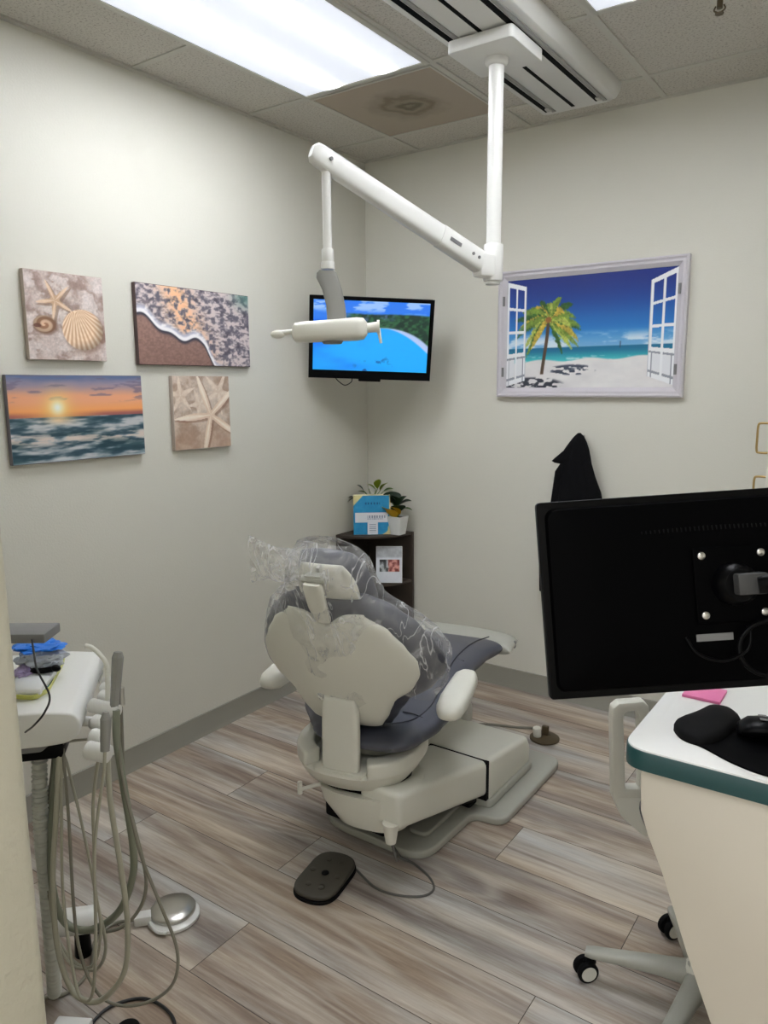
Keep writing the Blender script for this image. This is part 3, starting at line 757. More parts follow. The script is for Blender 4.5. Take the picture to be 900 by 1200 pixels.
# lift arm cover and pump cover
arm_p = [(-1.745, .262), (-1.745, .335), (-1.71, .372), (-1.153, .218), (-1.153, .098)]
arm_p = [(-1.735, .245), (-1.735, .368), (-1.154, .222), (-1.154, .082)]
B().prism(arm_p, lambda u, v, t: (t, u, v), 1.13, 1.378, bev=.022, seg=4).build('arm_cover', beige, CH)
pp = [(-1.148, .052), (-1.148, .222), (-.80, .175), (-.775, .13), (-.775, .052)]
B().prism(pp, lambda u, v, t: (t, u, v), 1.0, 1.378, bev=.02, seg=4).build('pump_cover', beige, CH)
B().prism(rrect(.99, 1.388, -1.15, -.765, .03, 4), lambda u, v, t: (u, v, t), .03, .060, bev=.006).build('cover_skirt', gplate, CH)
# post under the seat
def ring(cl, cf, rl, rf, z, e=.7, n=36, tilt=0):
    return [U(cl + rl * math.copysign(abs(math.cos(a)) ** e, math.cos(a)), cf + rf * math.copysign(abs(math.sin(a)) ** e, math.sin(a)), z + tilt * rf * math.sin(a)) for a in [2 * PI * k / n for k in range(n)]]
B().loft([ring(.075, .05, .09, .07, .185), ring(.07, .05, .12, .11, .205), ring(.05, .055, .155, .135, .27), ring(.045, .06, .165, .145, .322)]).build('post_body', beige, CH)
B().loft([ring(.02, .07, .145, .13, .315), ring(.02, .07, .145, .13, .35)]).build('turntable_gap', blackm, CH)
B().tube([U(-.06, -.03, .322), U(-.105, -.06, .316), U(-.135, -.09, .312)], .006).cyl(U(-.138, -.092, .298), U(-.138, -.092, .338), .008).build('lock_lever', beige2, CH)
# small foot of the arm, hanging cable gland
B().cyl((1.345, -1.735, .265), (1.345, -1.735, .20), .026, .016).build('arm_boot', beige2, CH)
# carriage bowl
cup = B()
cup.loft([ring(.0, .08, .135, .14, .335, .85), ring(.0, .08, .172, .172, .348, .85), ring(.0, .09, .194, .198, .375, .85), ring(.0, .095, .205, .212, .396, .85), ring(.0, .095, .198, .205, .401, .85)])
CS = lambda a, rl, rf: (rl * math.copysign(abs(math.cos(a)) ** .85, math.cos(a)), .095 + rf * math.copysign(abs(math.sin(a)) ** .85, math.sin(a)))
A0_, A1_ = math.radians(-64), math.radians(240)
ar = [A0_ + (A1_ - A0_) * k / 40 for k in range(41)]
cup.prism([CS(a, .207, .215) for a in ar] + [CS(a, .152, .158) for a in ar[::-1]], lambda u, v, t: U(u, v, t), .392, .446, bev=.010, seg=3)
cupo = cup.build('carriage_bowl', beige, CH)
B().prism([(-.078, -.105), (.085, -.105), (.10, .05), (-.09, .05)], lambda u, v, t: U(u, v, t), .387, .410, bev=.004).build('spine_seat', beige, CH)
B().cyl(U(.0, -.088, .409), U(.0, -.088, .413), .007).build('release_button', greyp, CH, cupo)
# seat pan
B().loft([ring(.02, .30, .13, .26, .412, .6), ring(.02, .30, .16, .30, .425, .6), ring(.02, .30, .17, .31, .448, .6)]).build('seat_pan', gplate, CH)
# one piece seat and leg cushion
wt = [(-.07, .13), (-.03, .165), (.04, .20), (.14, .25), (.26, .262), (.42, .245), (.56, .235), (.72, .245), (.86, .265), (.95, .27)]
zt = [(-.07, .49), (.08, .472), (.25, .475), (.42, .502), (.56, .528), (.72, .525), (.86, .512), (.95, .506)]
def seat(a, s):
    f = -.07 + 1.02 * s
    f2 = f + .0 * a
    wv = interp(f, wt); z = interp(f, zt) + .02 * a * a * math.exp(-((f - .15) / .25) ** 2)
    dz = (interp(f + .02, zt) - interp(f - .02, zt)) / .04
    n = Vector((st * dz, -ct * dz, 1)).normalized()
    # round the rear corners
    return U(a * wv + .045 * math.exp(-((f + .04) / .12) ** 2), f2, z), n
B().pillow(seat, 40, 70, (.042, .045), 5).build('seat_cushion', vinyl, CH)
def stitch(pts, r=.0022): return B().tube(pts, r, 6, 6)
def top(lat, f):
    wv = interp(f, wt); a = lat / wv
    th = (max(0, 1 - abs(a) ** 5) ** .5)
    return U(lat, f, interp(f, zt) + .02 * a * a * math.exp(-((f - .15) / .25) ** 2) + .0425 * th)
for s_ in (-1, 1):
    stitch([top(s_ * l_, f) for l_, f in ((.10, .02), (.17, .10), (.19, .22), (.175, .38), (.165, .55), (.17, .75), (.2, .90))]).build('seam', vinyl2, CH)
stitch([top(l_, .55 + .02 * math.cos(l_ * 6)) for l_ in (-.2, -.1, 0, .1, .2)]).build('seam', vinyl2, CH)
stitch([top(l_, .17 - .05 * abs(l_) * 4) for l_ in (.12, .17, .235)]).build('seam', vinyl2, CH)
# toe shell
def toe(a, s):
    f = .905 + .135 * s - .045 * a * a
    return U(a * .30, f, .505 - .006 * s + .014 * s), Vector((0, 0, 1))
B().pillow(toe, 40, 12, (.030, .032), 8).build('toe_shell', gplate, CH)
for s_ in (-1, 1):
    B().box(U(s_ * .293, .955, .508), (.014, .02, .03), rot=Matrix.Rotation(TH_, 3, 'Z'), bev=.004).build('toe_switch', greyp, CH)
# back cushion
bw = [(.0, .12), (.05, .15), (.11, .19), (.16, .27), (.21, .31), (.26, .31), (.32, .285), (.38, .25), (.44, .195), (.49, .12)]
wrap = lambda lat: .6 * lat * lat
def backp(a, s):
    u = .0 + .495 * s
    tn = .03 * (1 - math.cos(a * PI)) * s
    lat = a * interp(u, bw)
    return K(lat, u, .052 + wrap(lat)), (K(-.7 * lat, 0, 1) - K(0, 0, 0)).normalized()
B().pillow(backp, 44, 50, (.045, .04), 5).build('back_cushion', vinyl, CH)
# back shell
sw = [(.03, .08), (.05, .12), (.10, .15), (.15, .172), (.20, .235), (.245, .258), (.29, .257), (.34, .23), (.40, .19), (.45, .125)]
def shell(a, s):
    tp_ = .465 - .04 * math.exp(-(a / .34) ** 2)
    u = .04 + (tp_ - .04) * s
    lat = a * interp(.04 + .415 * s, sw)
    return K(lat, u, -.010 + wrap(lat) * 1.2 - .012 * math.sin(PI * s)), (K(-.7 * lat, 0, 1) - K(0, 0, 0)).normalized()
B().pillow(shell, 44, 44, (.02, .016), 7).build('back_shell', beige, CH)
# spine plate
sp = []
for u, d_, wd in ((.165, -.026, .052), (.12, -.042, .060), (.06, -.064, .062), (.0, -.086, .062), (-.04, -.101, .061), (-.068, -.111, .060)):
    sp.append([K(.006 + x_ * wd, u, d_ + y_ * .016) for x_, y_ in rrect(-1, 1, -1, 1, .5, 4)])
B().loft(sp, bev=.003).build('spine_plate', beige2, CH)
# armrests
def armrest(s_):
    c0 = U(s_ * .325, .02, .60); rings_ = []
    for t, w_, h_ in ((0, .012, .008), (.01, .03, .020), (.035, .042, .028), (.09, .046, .031), (.17, .044, .030), (.24, .040, .028), (.272, .028, .02), (.285, .012, .009)):
        rings_.append([U(s_ * (.315 - .05 * t) + w_ * math.copysign(abs(math.cos(a)) ** .7, math.cos(a)), .005 + t, .598 + .10 * t + h_ * math.copysign(abs(math.sin(a)) ** .7, math.sin(a))) for a in [2 * PI * k / 24 for k in range(24)]])
    pad = B().loft(rings_).build('armrest', beige2, CH)
    sup = []
    for t in (0, .33, .66, 1):
        c = U(s_ * (.308 - .05 * t), .16 + .24 * t, .585 - .145 * t)
        sup.append([c + U(x_ * .022, 0, 0) - U(0, 0, 0) + Vector((0, 0, 1)) * (y_ * (.026 + .01 * t)) for x_, y_ in rrect(-1, 1, -1, 1, .6, 4)])
    B().loft(sup).build('armrest_support', gplate, CH)
armrest(1); armrest(-1)
# headrest
B().loft([[K(x_ * wd, u, d_ + y_ * .010) for x_, y_ in rrect(-1, 1, -1, 1, .7, 4)] for u, d_, wd in ((.44, -.018, .022), (.455, -.022, .026), (.50, -.030, .030), (.565, -.034, .031), (.58, -.034, .026))]).build('headrest_stem', beige, CH)
B().box(K(0, .585, -.012), (.060, .03, .03), rot=Matrix((Vector((ct, st, 0)), (K(0, 1, 0) - K(0, 0, 0)), (K(0, 0, 1) - K(0, 0, 0)))).transposed(), bev=.008).cyl(K(-.036, .585, -.02), K(.036, .585, -.02), .011).build('headrest_joint', gplate, CH)
B().box(K(.008, .57, .005), (.012, .09, .02), rot=Matrix((Vector((ct, st, 0)), (K(0, 1, 0) - K(0, 0, 0)), (K(0, 0, 1) - K(0, 0, 0)))).transposed(), bev=.003).build('headrest_slide', steel, CH)
def hsh_(a, s):
    lat = a * .098 * math.sqrt(1 - .75 * (s - .15) ** 2)
    u = .495 + .115 * s - 1.2 * lat * lat
    return K(lat + .0, u, .022 + 2.6 * lat * lat), (K(-.9 * lat, 0, 1) - K(0, 0, 0)).normalized()
B().pillow(hsh_, 24, 14, (.012, .014), 5).build('headrest_shell', beige, CH)
def hcu(a, s):
    lat = a * .128 * math.sqrt(1 - .8 * (s - .15) ** 2)
    u = .47 + .155 * s - 2.2 * lat * lat
    return K(lat - .006, u, .072 + 2.2 * lat * lat), (K(-.9 * lat, 0, 1) - K(0, 0, 0)).normalized()
B().pillow(hcu, 30, 20, (.035, .03), 4).build('headrest_cushion', vinyl, CH)

# plastic film over the headrest and the back
from mathutils import noise as mn
def crinkle(p, s_, a_): return Vector((mn.noise(p * s_), mn.noise(p * s_ + Vector((7, 3, 1))), mn.noise(p * s_ + Vector((2, 9, 5))))) * a_
fm = bmesh.new()
def film_sheet(fn, nu, nv, am, closed=False):
    V = []
    for i in range(nu + (0 if closed else 1)):
        row = []
        for j in range(nv + 1):
            p = fn(i / nu, j / nv); p = p + crinkle(p, 9, am) + crinkle(p, 30, am * .3)
            row.append(fm.verts.new(p))
        V.append(row)
    for i in range(nu):
        for j in range(nv):
            a, b_ = V[i], V[(i + 1) % len(V)]
            fm.faces.new((a[j], b_[j], b_[j + 1], a[j + 1]))
# bag: a flattened tube around the headrest and upper back, open at the bottom
def bag(t, v):
    a = 2 * PI * t
    u = .15 + .51 * v
    wl = interp(u, [(.15, .275), (.20, .322), (.26, .325), (.32, .30), (.38, .268), (.44, .215), (.49, .165), (.54, .150), (.60, .135), (.66, .09)])
    dd = interp(u, [(.15, .083), (.44, .083), (.50, .085), (.60, .080), (.63, .06), (.66, .02)])
    dc = interp(u, [(.15, .045), (.44, .045), (.55, .048), (.66, .07)])
    lat = wl * math.cos(a)
    return K(lat, u + .03 * math.sin(5 * a) * (1 - v) - (1.6 * lat * lat * max(0, (u - .5) / .16)), dc + dd * math.sin(a) + .75 * lat * lat)
film_sheet(bag, 96, 64, .009, True)
# gathered end flaring out to the left
def tail(t, v):
    a = 2 * PI * t
    ax = K(-.06 - .20 * v, .575 + .03 * v - .03 * v * v, .05)
    wd = .045 + .04 * v
    return ax + (K(.25, 1, 0) - K(0, 0, 0)).normalized() * (wd * math.cos(a)) + (K(0, 0, 1) - K(0, 0, 0)) * (.03 * math.sin(a) * (1 - .5 * v))
film_sheet(tail, 44, 30, .022, True)
bb = B(); me_ = bpy.data.meshes.new('t'); fm.to_mesh(me_); fm.free(); bb.bm.from_mesh(me_)
# lay out the mesh around its own origin
cc = K(0, .4, 0); ob = None
bmesh.ops.translate(bb.bm, vec=-cc, verts=bb.bm.verts)
ob = bb.build('plastic_cover', filmm, ang=180); ob.location = cc
tag(ob, 'crinkled clear plastic cover pulled over the headrest and upper back of the dental chair', 'plastic cover')

# ---------------------------------------------------------------- foot pedal with cord
T = thing('foot_control', 'charcoal oval foot pedal on the planks in front of the chair base', 'foot pedal', (1.105, -1.775, 0))
pa = math.radians(101); ca, sa = math.cos(pa), math.sin(pa)
pc = Vector((1.115, -1.775))
def pd(u, v, t): return (pc.x + u * ca - v * sa, pc.y + u * sa + v * ca, t)
q = rrect(-.120, .120, -.076, .076, .074, 10)
B().prism(q, pd, .0, .012, bev=.003).build('base', rubber, T)
ptop = B().prism(rrect(-.117, .117, -.073, .073, .071, 10), pd, .012, .028, bev=.006, seg=3).build('pedal_top', pedalm, T)
B().lathe([(.012, .028), (.011, .031), (.006, .033), (.001, .033)], pd(.0, .0, 0)).build('centre_knob', rubber, T, ptop)
for a in range(6):
    an = a / 6 * 2 * PI + .5
    B().cyl(pd(.078 * math.cos(an), .046 * math.sin(an), .027), pd(.078 * math.cos(an), .046 * math.sin(an), .0305), .010, n=14, bev=.001).build('touch_stud', pedalm, T, ptop)
B().tube([(1.1220, -1.6780, 0.0150), (1.1700, -1.6800, 0.0040), (1.2700, -1.7150, 0.0040), (1.3490, -1.7050, 0.0040), (1.4150, -1.6650, 0.0040), (1.4270, -1.6170, 0.0040), (1.3850, -1.5750, 0.0040), (1.3060, -1.5440, 0.0040), (1.2590, -1.5510, 0.0120), (1.2270, -1.5500, 0.0400), (1.352,-1.715,.13), (1.345,-1.735,.205)], .0038, 8).build('cord', cordm, T)

# second foot control behind the chair
fx, fy = 1.305, -.455
T = thing('foot_control', 'small brown round foot control on the floor by the back wall', 'foot pedal', (fx, fy, 0))
B().lathe([(.06, 0), (.066, .003), (.066, .009), (.06, .013), (.001, .014)], (fx, fy, 0)).build('disc_base', bronze, T)
B().cyl((fx - .028, fy - .015, .012), (fx - .03, fy - .02, .056), .018, n=20, bev=.003).build('plug', beige2, T)
B().box((fx - .005, fy + .02, .033), (.03, .02, .045), bev=.005).build('pedal_post', bronze, T)
B().tube([(fx - .03, fy + .02, .03), (fx - .08, fy + .05, .012), (fx - .15, fy + .03, .005), (fx - .28, fy - .02, .005), (fx - .38, fy - .1, .005)], .006, 8).build('cord', hosed, T)

# ---------------------------------------------------------------- corner shelf
T = thing('corner_shelf', 'dark brown quarter round corner shelf standing in the room corner', 'shelf', (.14, -.14, 0))
def quarter(R_, n=20): return [(.013, -.013)] + [(.013 + (R_ - .013) * math.sin(a), -.013 - (R_ - .013) * math.cos(a)) for a in [PI / 2 * k / n for k in range(n + 1)]]
for z in (.05, .255, .505, .775):
    B().prism(quarter(.315), lambda u, v, t: (u, v, t), z - .015, z, bev=.002).build('shelf_board', darkwood, T)
B().box((.1685, -.0195, .3875), (.305, .013, .775)).build('side_panel', darkwood, T)
B().box((.0195, -.1715, .3875), (.013, .295, .775)).build('side_panel', darkwood, T)
# box on the top
ZS = .7755
bxc = Vector((.19, -.205)); ba = math.radians(38); bx_, by_ = Vector((math.cos(ba), math.sin(ba), 0)), Vector((math.sin(ba), -math.cos(ba), 0))   # by_: outward
bo = Vector((.162, -.190, ZS))
T = thing('carton', 'blue and white carton with yellow corners on top of the corner shelf', 'box', bo)
BW, BH, BD = .20, .215, .05
tl_ = Matrix.Rotation(math.radians(-4), 3, bx_)
def bxp(a, b_, c_): return bo + bx_ * a + by_ * b_ + Vector((0, 0, c_))
B().prism([(-BW / 2, 0), (BW / 2, 0), (BW / 2, BH), (-BW / 2, BH)], lambda u, v, t: bxp(u, t, v), -BD / 2, BD / 2, bev=.001).build('box_body', mat('cream_card', rgb(226, 216, 176), .6), T)
def cart(u, v):
    n = fbm(u * 10, v * 10, 3, 5)
    img = mixc(col3(30, 140, 196), col3(54, 160, 210), n)
    img = mixc(img, col3(232, 220, 160), sm(.02, -.02, (u + (1 - v)) - .26)); img = mixc(img, col3(232, 220, 160), sm(.02, -.02, ((1 - u) + v) - .22 + .05 * np.sin(v * 20)))
    img = mixc(img, col3(220, 214, 168), sm(.965, .975, u) + sm(.97, .98, v) * .0)
    wb = ((np.abs(v - .44) < .125) & (u > .05) & (u < .93)) | ((np.abs(u - .52) < .14) & (v < .34) & (v > .0))
    img[wb] = col3(232, 234, 240)
    tx = ((np.abs(v - .46) < .035) & (u > .38) & (u < .86) & (np.sin(u * 90) > -.3)) | ((np.abs(v - .40) < .012) & (u > .38) & (u < .8) & (np.sin(u * 150) > -.2))
    img[tx] = col3(150, 158, 176)
    t2 = (np.abs(u - .52) < .09) & (v < .28) & (v > .06) & (np.sin(v * 130) > .35); img[t2] = col3(150, 160, 180)
    t3 = (np.abs(v - .80) < .03) & (u > .32) & (u < .72) & (np.sin(u * 80) > -.1); img[t3] = col3(22, 96, 150)
    return img
printed('front_print', cart, bxp(-BW / 2, BD / 2 + .0012, 0.001), bxp(BW / 2, BD / 2 + .0012, .001), bxp(-BW / 2, BD / 2 + .0012, BH), 100, 108, print_mat('carton_print'), T)
# plants
random.seed(5)
def leaf(b_, p, d, ln, wd, droop=.3, up=Vector((0, 0, 1))):
    d = Vector(d).normalized(); sd = d.cross(up)
    sd = sd.normalized() if sd.length > .01 else Vector((1, 0, 0)); nn = sd.cross(d).normalized()
    p = Vector(p); t = bmesh.new(); rows = []
    for k in range(9):
        q_ = k / 8; wv = wd * math.sin(PI * min(1, q_ * .96 + .02)) ** .75
        c = p + d * (ln * q_) - Vector((0, 0, 1)) * (droop * ln * q_ * q_)
        rows.append([t.verts.new(c + sd * (1.45 * wv * x_) + nn * (abs(x_) * wv * .35 - .0)) for x_ in (-1, -.5, 0, .5, 1)])
    for a, b2 in zip(rows, rows[1:]):
        for j in range(4): t.faces.new((a[j], a[j + 1], b2[j + 1], b2[j]))
    ex_ = bmesh.ops.solidify(t, geom=t.faces[:], thickness=.0012)
    return b_.add(t)
def plant(T, base, specs, stemm):
    for (dx, dy, h_, ld, ln, wd, mt_, dr) in specs:
        a = Vector(base); tip = a + Vector((dx, dy, h_))
        stm = B().tube([a, a + Vector((dx * .25, dy * .25, h_ * .6)), tip], lambda t: .003 - .0015 * t, 6, 6).build('stem', stemm, T)
        leaf(B(), tip, ld, ln, wd, dr).build('leaf', mt_, T, stm)
# white pot plant at the right
pp_ = Vector((.265, -.06, ZS)); pp_ = Vector((.283, -.115, ZS))
T = thing('potted_plant', 'plant with dark green and yellow leaves in a square white pot, on the corner shelf', 'potted plant', pp_, 'plants on the corner shelf')
B().loft([[pp_ + Vector((x_ * s_, y_ * s_, z_)) for x_, y_ in rrect(-1, 1, -1, 1, .2, 3)] for s_, z_ in ((.032, 0), (.046, .10), (.040, .10), (.038, .088))]).build('pot', potm, T)
B().loft([[pp_ + Vector((x_ * s_, y_ * s_, z_)) for x_, y_ in rrect(-1, 1, -1, 1, .2, 3)] for s_, z_ in ((.036, .075), (.038, .09))]).build('soil', soil, T)
vr = Vector((.819, .573, 0)); vf = Vector((-.573, .819, 0))
def sv(a, b_, h_, la, lb, lz, ln, wd, mt_, dr=.3):
    o_ = vr * a + vf * b_; l_ = vr * la + vf * lb; return (o_.x, o_.y, h_, (l_.x, l_.y, lz), ln, wd, mt_, dr)
plant(T, pp_ + Vector((0, 0, .09)), [
    sv(-.015, 0, .06, -.25, -.2, 1, .10, .036, leafd), sv(-.03, .01, .08, -.1, .3, 1, .09, .036, leafd), sv(0, .01, .05, .5, .1, 1, .11, .034, leafd),
    sv(.01, -.01, .02, -.6, -.5, .9, .10, .022, leafy), sv(-.02, -.02, .0, -.35, -.6, .8, .09, .026, leafy, .1), sv(-.03, -.01, .01, -.8, -.3, .9, .09, .02, leafy, .1),
    sv(-.01, .0, .09, -.6, 0, .7, .08, .034, leafd), sv(.01, 0, .07, .7, -.1, .5, .08, .030, leafd), sv(.03, .0, .05, 1, -.1, .1, .05, .016, leafl), sv(0, -.01, .03, .1, -.4, 1, .07, .03, leafd)], leafl)
p2 = Vector((.085, -.135, ZS)); p2 = Vector((.095, -.09, ZS))
T = thing('potted_plant', 'leafy plant peeking out over the blue and white carton', 'potted plant', p2, 'plants on the corner shelf')
B().loft([[p2 + Vector((s_ * math.cos(a), s_ * math.sin(a), z_)) for a in [2 * PI * k / 24 for k in range(24)]] for s_, z_ in ((.034, 0), (.048, .095), (.043, .095), (.041, .082))]).build('pot', mat('grey_green_ceramic', rgb(120, 130, 120), .5), T)
B().cyl(p2 + Vector((0, 0, .07)), p2 + Vector((0, 0, .084)), .041).build('soil', soil, T)
leafg = mat('yellow_green_leaf', rgb(150, 168, 44), .5); leafp = mat('cream_petal', rgb(224, 220, 196), .6)
plant(T, p2 + Vector((0, 0, .084)), [
    sv(-.08, 0, .10, -1, -.4, .1, .075, .014, leafd, .5), sv(-.09, -.02, .10, -1, -.2, .4, .05, .012, leafd), sv(-.05, 0, .14, -.7, 0, .9, .06, .016, leafd), sv(-.02, 0, .15, -.3, 0, 1, .05, .014, leafp),
    sv(.03, 0, .15, .1, -.1, 1, .075, .020, leafg), sv(.045, 0, .14, .5, -.2, .8, .08, .022, leafg), sv(.06, 0, .13, .8, 0, .5, .07, .02, leafl), sv(.02, 0, .14, -.6, 0, .7, .07, .018, leafg), sv(-.03, 0, .12, -1, 0, .6, .06, .014, leafl)], leafl)
# leaflet on the middle shelf
lo = Vector((.265, -.175, .5055))
T = thing('information_card', 'white card with a small colour photo leaning on the middle board of the corner shelf', 'card', lo)
lx = Vector((math.cos(math.radians(33)), math.sin(math.radians(33)), 0)); ly = Vector((lx.y, -lx.x, 0)); lu = (Vector((0, 0, 1)) - ly * .22).normalized(); ln_ = lx.cross(lu)
lx2 = lx
def lp(a, b_, c_): return lo + lx * a + lu * b_ + ln_ * c_
B().prism([(-.072, .004), (.072, .004), (.072, .205), (-.072, .205)], lambda u, v, t: lp(u, v, t), -.006, 0, bev=.0015).build('backing', potm, T)
def cardp(u, v):
    n = fbm(u * 12, v * 12, 4, 3)
    img = mixc(col3(214, 218, 226), col3(226, 230, 236), n); img = mixc(img, mixc(col3(150, 154, 160), col3(196, 200, 204), n), sm(.66, .74, v) * .8)
    ph = (u > .12) & (u < .90) & (v > .30) & (v < .64)
    pic = mixc(mixc(col3(70, 74, 76), col3(190, 196, 200), sm(.3, .7, fbm(u * 9, v * 9, 3, 8))), mixc(col3(120, 50, 46), col3(224, 160, 148), sm(.3, .7, fbm(u * 9, v * 12, 3, 6))), sm(.42, .5, u + .1 * (n - .5)))
    pic = mixc(pic, col3(30, 30, 32), ((v > .57) & (u < .36)) * .9)
    img[ph] = pic[ph]; return img
sgn = 1 if ln_.dot(Vector((0.8, -1, 0))) > 0 else -1
printed('card_print', cardp, lp(-.07, .006, .0005 if sgn > 0 else -.0068), lp(.07, .006, .0005 if sgn > 0 else -.0068), lp(-.07, .203, .0005 if sgn > 0 else -.0068), 70, 96, print_mat('card_print', rough=.5), T)

# ---------------------------------------------------------------- jacket on a hook
T = thing('jacket', 'black fleece jacket hanging from a hook on the back wall beside the monitor', 'jacket', (1.26, -.06, .5))
JB = B(); jr = []
sec = [(1.352, 1.262, 1.274, .014), (1.335, 1.244, 1.292, .024), (1.31, 1.225, 1.305, .034), (1.275, 1.20, 1.318, .042), (1.245, 1.185, 1.325, .046), (1.21, 1.18, 1.332, .048), (1.15, 1.178, 1.352, .052), (1.08, 1.17, 1.382, .056), (1.0, 1.16, 1.40, .058), (.9, 1.145, 1.41, .060), (.8, 1.14, 1.41, .060), (.7, 1.135, 1.415, .056), (.62, 1.135, 1.415, .05), (.60, 1.14, 1.41, .03)]
for z_, xa_, xb_, th in sec:
    n = 48; cx_, hw_ = (xa_ + xb_) / 2, (xb_ - xa_) / 2; rg = []
    for k in range(n):
        a = 2 * PI * k / n; fold = 1 + (.14 * math.sin(6 * a + z_ * 3) + .07 * math.sin(11 * a - z_ * 5)) * (1 if z_ < 1.3 else .2) * (1 if math.sin(a) < 0 else .3)
        yy = -.062 + th * math.sin(a) * fold
        rg.append((cx_ + hw_ * math.cos(a), min(yy, -.004), z_))
    jr.append(rg)
JB.loft(jr); JB.build('body', cloth, T)
B().loft([[(x_ + .026 * math.cos(a), y_ + .02 * math.sin(a), z_ + zz * math.cos(a)) for a in [2 * PI * k / 20 for k in range(20)]] for x_, y_, z_, zz in ((1.235, -.075, 1.27, .03), (1.19, -.08, 1.17, 0), (1.172, -.085, 1.0, 0), (1.145, -.085, .85, 0), (1.122, -.08, .70, 0), (1.128, -.08, .575, 0))]).build('sleeve', cloth, T)
B().loft([[(x_ , y_ + .016 * math.sin(a), z_ + zz * math.cos(a)) for a in [2 * PI * k / 16 for k in range(16)]] for x_, y_, z_, zz in ((1.25, -.08, 1.25, .05), (1.20, -.09, 1.235, .03), (1.165, -.09, 1.222, .012), (1.155, -.09, 1.22, .003))]).build('collar', cloth, T)
T = thing('coat_hook', 'small wall hook that the black jacket hangs from', 'hook', (1.268, -.001, 1.33))
B().box((1.264, -.005, 1.318), (.020, .007, .045), bev=.002).tube([(1.264, -.008, 1.318), (1.264, -.03, 1.315), (1.264, -.036, 1.325)], .004).build('hook_body', greym, T)

# ---------------------------------------------------------------- tall cabinet at the right edge
T = thing('tall_cabinet', 'cream tall cabinet at the right edge with brass pulls', 'cabinet', (2.4, -.23, 0))
XF, YC = 2.119, -.46
B().box(((XF + .016 + 2.9) / 2, (YC - .006) / 2, 1.35), (2.9 - XF - .016, -YC - .012, 2.70), bev=.002).build('body', wallm, T)
for z0_, z1_, hz0, hz1 in ((1.30, 2.68, 1.325, 1.432), (.10, 1.27, 1.13, 1.237)):
    dr_ = B().box((XF + .007, (YC - .006) / 2, (z0_ + z1_) / 2), (.016, -YC - .02, z1_ - z0_), bev=.002).build('door', wallm, T)
    yh = YC + .035
    B().tube([(XF + .002, yh, hz1), (XF - .032, yh, hz1), (XF - .042, yh, hz1 - .008), (XF - .043, yh, (hz0 + hz1) / 2), (XF - .042, yh, hz0 + .008), (XF - .032, yh, hz0), (XF + .002, yh, hz0)], .0042, 10, 5).build('handle', brass, T, dr_)

# ---------------------------------------------------------------- desk
T = thing('reception_desk', 'white topped desk with dark teal edge and slanted cream end panel', 'desk', (2.6, -1.8, 0))
DZ = .91; TKN = .04
q = rpoly([(2.143, -2.127), (3.3, -2.117), (3.3, -1.42), (2.150, -1.42)], [.05, 0, 0, .05], 8)
q2 = rpoly([(2.141, -2.129), (3.302, -2.119), (3.302, -1.418), (2.148, -1.418)], [.051, 0, 0, .051], 8)
B().prism(q, lambda u, v, t: (u, v, t), DZ - TKN, DZ, bev=.0015).build('counter_top', counter, T)
B().prism(q2, lambda u, v, t: (u, v, t), DZ - TKN - .001, DZ - .0035, bev=.001).build('teal_edge', teal, T)
pq = [(2.176, DZ - TKN), (2.176, .865), (2.180, .78), (2.195, .735), (2.222, .675), (2.250, .60), (2.276, .527), (2.323, .41), (2.47, .06), (2.49, 0), (3.25, 0), (3.25, DZ - TKN)]
B().prism(pq, lambda u, v, t: (u, t, v), -2.112, -2.085, bev=.002).build('end_panel', panel, T)
B().box((2.9, -1.44, .436), (.7, .02, .868)).build('back_panel', panel, T)
# mouse mat with wrist rest
T = thing('mouse_mat', 'black mouse mat with a raised wrist rest near the desk corner', 'mouse mat', (2.33, -2.0, DZ))
outl = rpoly([(2.2330, -2.0480, 0.9100)[:2], (2.2690, -2.0570, 0.9100)[:2], (2.3310, -2.0950, 0.9100)[:2], (2.3940, -2.1110, 0.9100)[:2], (2.50, -2.05), (2.53, -1.93), (2.46, -1.84), (2.36, -1.86), (2.3070, -1.9100, 0.9100)[:2]], .03, 4)
B().prism(outl, lambda u, v, t: (u, v, t), DZ, DZ + .004, bev=.001).build('mat', blackm, T)
wr = rpoly([(2.1980, -2.0020, 0.9100)[:2], (2.2310, -2.0500, 0.9100)[:2], (2.2690, -2.0570, 0.9100)[:2], (2.2950, -2.0180, 0.9150)[:2], (2.3150, -1.9050, 0.9100)[:2], (2.2780, -1.8630, 0.9100)[:2], (2.2470, -1.8740, 0.9100)[:2], (2.2300, -1.9340, 0.9100)[:2]], .03, 4)
cxm, cym = sum(p[0] for p in wr) / len(wr), sum(p[1] for p in wr) / len(wr)
B().loft([[(cxm + (x_ - cxm) * k, cym + (y_ - cym) * k, DZ + z_) for x_, y_ in wr] for k, z_ in ((1, .0), (1.0, .008), (.94, .015), (.8, .020), (.5, .023), (.1, .024))]).build('wrist_rest', rubber, T)
